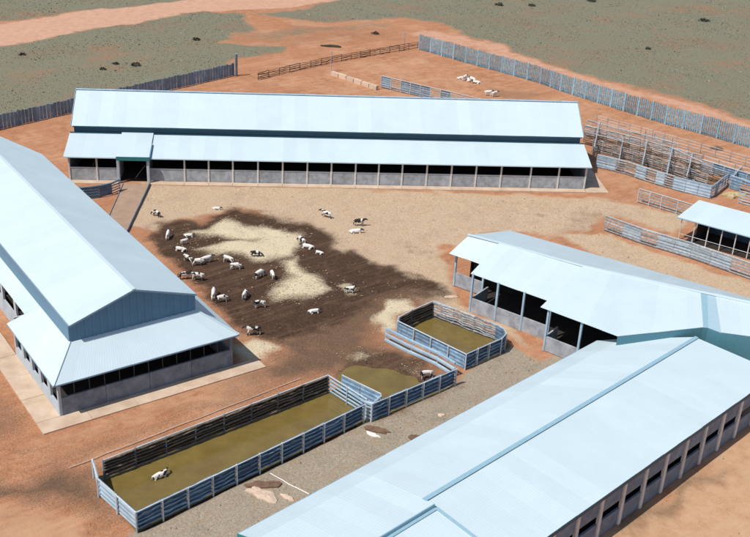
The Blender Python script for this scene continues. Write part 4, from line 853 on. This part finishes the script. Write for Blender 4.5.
# photo pixel of the feet, heading (deg, 0 = right, 90 = away), pose, coat, size, label, group
CW = [
 (168, 238, 92, 'stand', 'W', 1.0, 'white cow seen end-on at the far edge of the mud beside the hipped barn', None),
 (188.5, 236.5, 5, 'lie', 'W', .85, 'small white calf lying at the tip of the dark mud', None),
 (184.5, 243.5, 25, 'stand', 'W', .72, 'smallest white calf standing between two lying calves', None),
 (181, 250.5, 175, 'lie', 'W', 1.0, 'white cow lying flat near the roof edge of the hipped barn', None),
 (188, 261.5, 150, 'stand', 'P', .95, 'pied cow at the head of the row of three on the mud', None),
 (198, 265, 10, 'graze', 'P', 1.0, 'pied cow grazing in the middle of the row of three', None),
 (206.5, 262.5, 28, 'stand', 'W', 1.0, 'white cow at the straw end of the row of three', None),
 (228, 262.5, 160, 'stand', 'W', 1.0, 'white cow standing just below the large straw patch', None),
 (236, 269, 5, 'graze', 'W', .95, 'white cow grazing beside the white one below the straw', None),
 (184.5, 279, 15, 'turn', 'D', 1.05, 'dark pied cow half hidden by the roof edge', None),
 (197.5, 280, 185, 'stand', 'P', 1.1, 'black and white cow next to the dark pied one at the roof edge', None),
 (213.5, 297.5, 95, 'stand', 'W', 1.1, 'white cow standing tail-on beside its grazing companion near the barn skirt', None),
 (222, 301.5, 20, 'graze', 'P', .95, 'pied cow grazing beside the tail-on white cow', None),
 (245, 298, 80, 'graze', 'P', 1.05, 'pied cow facing away alone in the middle of the mud', None),
 (259.5, 277, 52, 'graze', 'P', 1.05, 'pied cow grazing towards the smaller straw patch', None),
 (272.5, 278, 112, 'graze', 'P', 1.0, 'pied cow beside the edge of the smaller straw patch', None),
 (259.5, 307, 195, 'turn', 'P', .95, 'pied cow turning its head in the open mud', None),
 (256, 257, 0, 'graze', 'D', 1.0, 'dark-patched cow feeding on the large straw patch', None),
 (253, 334.5, 195, 'stand', 'P', 1.15, 'large pied cow by the corner of the hipped barn skirt', None),
 (313.5, 312.5, 15, 'lie', 'W', .9, 'white calf lying alone on the mud between straw and pens', None),
 (350, 293, 10, 'turn', 'P', .95, 'pied calf on the faint straw patch in the mud', None),
 (326, 217.5, 155, 'stand', 'P', 1.1, 'pied cow standing on dry sand at the upper mud edge', None),
 (359, 225.5, 5, 'stand', 'D', 1.1, 'dark pied cow standing over a lying white one on the sand', None),
 (355, 233, 10, 'lie', 'W', 1.15, 'white cow lying on the sand below the dark pied cow', None),
 (301.5, 243, 130, 'graze', 'P', 1.0, 'pied cow grazing at the tip of the large straw patch', None),
 (308, 248, 170, 'lie', 'W', 1.1, 'white cow lying at the tip of the large straw patch', None),
 (319.5, 253.5, 165, 'lie', 'W', .75, 'small white calf lying apart at the right end of the straw', None),
 (156.5, 216.5, 150, 'graze', 'D', 1.0, 'dark-patched cow grazing alone on dry sand by the ramp', None),
 (216.5, 209.5, 0, 'lie', 'W', .8, 'small white calf lying on dry sand above the mud', None),
 (160.5, 477, 35, 'turn', 'P', 1.05, 'pied cow wading in the long flooded pen', None),
 (426, 378, 200, 'turn', 'P', 1.0, 'pied cow at the muddy edge of the open pond', None),
]
for i in range(5):
    CW.append((460.5 + 4.0 * i, 79.4 + 1.0 * i, 20 + 37 * i, ('lie', 'stand')[i % 2], 'W', 1.15, 'white cow in the line of cattle below the palisade fence', 'white cattle in the far paddock'))
for i in range(2):
    CW.append((488 + 6 * i, 95.4 + 1.2 * i, 10 + 25 * i, 'stand', 'W', 1.1, 'white cow showing over the long barn ridge', 'white cattle over the barn ridge'))
for (x, y, hd, pose, coat, s, lb, gp) in CW:
    o = link('cow', cow_mesh_for(pose, {'W': COAT_W, 'P': COAT_P, 'D': COAT_D}[coat])); p = at(x, y); z = .0
    if 'wading' in lb: z = -.45
    o.location = (p.x, p.y, z - .04); o.rotation_euler = (0, 0, math.radians(hd)); s *= .93; o.scale = (s, s, s); tag(o, lb, 'cow', gp)

# ------------------------------------------------------------------ scrub and stones
def scrub():
    n = 90000
    x = nr.uniform(-115, 125, n); y = nr.uniform(150, 334, n); Z = zone_fields(x, y); gmask = Z['grass']
    k = (gmask > .6) & (nr.random(n) < .35 + .65 * (vnoise(x, y, 11, 77) > .45)); x, y = x[k], y[k]; n = len(x)
    # only where the view can reach
    s = nr.uniform(.07, .20, n) * (1 + (nr.random(n) < .02) * 1.2); V = []; F = []
    B = 3
    ang = nr.uniform(0, math.tau, (n, B)); lean = nr.uniform(.2, .9, (n, B)); hh = nr.uniform(.2, .45, (n, B))
    P = np.zeros((n, B, 4, 3)); 
    for b in range(B):
        ca, sa = np.cos(ang[:, b]), np.sin(ang[:, b]); w = s * .55
        P[:, b, 0] = np.stack([x - sa * w, y + ca * w, np.full(n, -.08)], -1); P[:, b, 1] = np.stack([x + sa * w, y - ca * w, np.full(n, -.08)], -1)
        tx, ty = x + ca * lean[:, b] * s, y + sa * lean[:, b] * s; tz = s * hh[:, b]
        P[:, b, 2] = np.stack([tx + sa * w * .6, ty - ca * w * .6, tz], -1); P[:, b, 3] = np.stack([tx - sa * w * .6, ty + ca * w * .6, tz * .9], -1)
    V = P.reshape(-1, 3); q = np.arange(len(V)).reshape(-1, 4)
    me = bpy.data.meshes.new('scrub_grass'); me.vertices.add(len(V)); me.vertices.foreach_set('co', V.ravel()); me.loops.add(q.size); me.loops.foreach_set('vertex_index', q.ravel().astype(np.int32))
    me.polygons.add(len(q)); me.polygons.foreach_set('loop_start', np.arange(0, q.size, 4, dtype=np.int32)); me.polygons.foreach_set('loop_total', np.full(len(q), 4, np.int32)); me.update(calc_edges=True)
    m = mat('dry_scrub', (.36, .36, .27), .95, .1, .9, 0, col2=(.22, .225, .165))
    o = link('scrub_grass', me, None, m); o['kind'] = 'stuff'; tag(o, 'dry grey-green scrub covering the land beyond the fences', 'scrub')
scrub()
def stones():
    n = 9000; x = nr.uniform(-55, 60, n); y = nr.uniform(62, 170, n); Z = zone_fields(x, y)
    w = .25 * (Z['gravel'] > .5) + .10 + .12 * (Z['mud'] > .5); k = nr.random(n) < w
    for P in PONDS.values(): k &= sdf(P, x, y) > 1.0
    x, y = x[k], y[k]; V = []; F = []
    for a, b in zip(x, y):
        s = rnd.uniform(.04, .13); e = len(V)
        if any(FLb(a, b) for FLb in INSIDE): continue
        for i in range(4):
            g = i * math.tau / 4 + rnd.uniform(-.4, .4); V.append((a + s * math.cos(g) * rnd.uniform(.7, 1.3), b + s * math.sin(g) * rnd.uniform(.7, 1.3), -.1))
        V.append((a + rnd.uniform(-.4, .4) * s, b + rnd.uniform(-.4, .4) * s, s * rnd.uniform(.5, 1.0)))
        F += [(e + i, e + (i + 1) % 4, e + 4) for i in range(4)]
    o = mesh('loose_stones', V, F, mat('stone', (.34, .27, .20), .95, .15, 1.0, col2=(.13, .09, .06))); o['kind'] = 'stuff'; tag(o, 'loose stones and clods scattered over the yard', 'stones')
def straw():
    n = 26000; x = nr.uniform(-30, 25, n); y = nr.uniform(90, 150, n); Z = zone_fields(x, y)
    k = nr.random(n) < np.clip(Z['hay'] * 1.2, 0, 1) * .9 + .012 * (Z['mud'] > .4)
    for P in PONDS.values(): k &= sdf(P, x, y) > .6
    x, y = x[k], y[k]; V = []; F = []
    for a, b in zip(x, y):
        if any(g(a, b) for g in INSIDE): continue
        th = rnd.uniform(0, math.tau); l = rnd.uniform(.05, .13); w = rnd.uniform(.015, .04); c, s = math.cos(th), math.sin(th); z = rnd.uniform(.04, .14); e = len(V)
        V += [(a - c * l - s * w, b - s * l + c * w, z), (a - c * l + s * w, b - s * l - c * w, z), (a + c * l + s * w, b + s * l - c * w, z + .05), (a + c * l - s * w, b + s * l + c * w, z + .03)]; F.append((e, e + 1, e + 2, e + 3))
    o = mesh('loose_straw', V, F, HAYM2); o['kind'] = 'stuff'; tag(o, 'yellow straw strewn over the muddy yard', 'straw')
HAYM2 = mat('loose_straw', (0.62, 0.52, 0.30), 0.95, 0.12, 3.0, 0, col2=(.36, .27, .13))
def box_in(f, u0, u1, v0, v1):
    def g(x, y):
        u, v = f.inv((x, y)); return u0 < u < u1 and v0 < v < v1
    return g
INSIDE = [box_in(FB, -1, 86, -24, 2), box_in(FL, -3, 75, -3, 20), box_in(FR, -1, 57, -.5, 18)]
stones()
straw()
def bush(x, y, r, label, m, group=None):
    c = at(x, y); r = r * .72; V = []; F = []
    for i in range(70):
        th, ph = rnd.uniform(0, math.tau), math.acos(rnd.uniform(-.1, 1)); k = rnd.uniform(.5, 1.0) * r
        p = Vector((math.cos(th) * math.sin(ph) * k * 1.3, math.sin(th) * math.sin(ph) * k, max(.02, math.cos(ph) * k * .75)))
        u = Vector((rnd.uniform(-1, 1), rnd.uniform(-1, 1), rnd.uniform(-1, 1))).normalized(); w = u.orthogonal().normalized(); s = r * rnd.uniform(.16, .3); e = len(V)
        V += [p + u * s, p + w * s * .6, p - u * s, p - w * s * .6]; F.append((e, e + 1, e + 2, e + 3))
    t = thing('bush', label, 'bush', c, group); me = bpy.data.meshes.new('crown'); me.from_pydata([tuple(v) for v in V], [], F); me.update(); o = link('crown', me, t, m)
    post(t, 'stem', c.x, c.y, -.1, r * .5, .12, LOG, 'pipe')
for (x, y, r, lb) in ((103, 69.5, .9, 'small round dark bush on the scrub left of the long barn'), (136, 65.5, 1.3, 'wide dark bush on the scrub above the long barn roof'), (116, 64, .9, 'flat low bush between two darker bushes'), (22, 55, 1.0, 'lone bush near the pink dirt road'),
                      (196, 40, 1.2, 'low bush by the bare red patch'), (592, 1.5, 1.6, 'dark bush at the far edge of the scrub'), (499, 5.5, 1.6, 'wide dark bush above the palisade in far scrub'), (532, 6, 1.3, 'smaller dark bush beside the wide one in far scrub'), (704, 21, 1.8, 'large dark bush alone in the right scrub'), (648, 49, 1.0, 'bush between bare red streaks'), (375, 34, 1.2, 'bush at the top of the bare red paddock')):
    bush(x, y, r, lb, BUSHD)
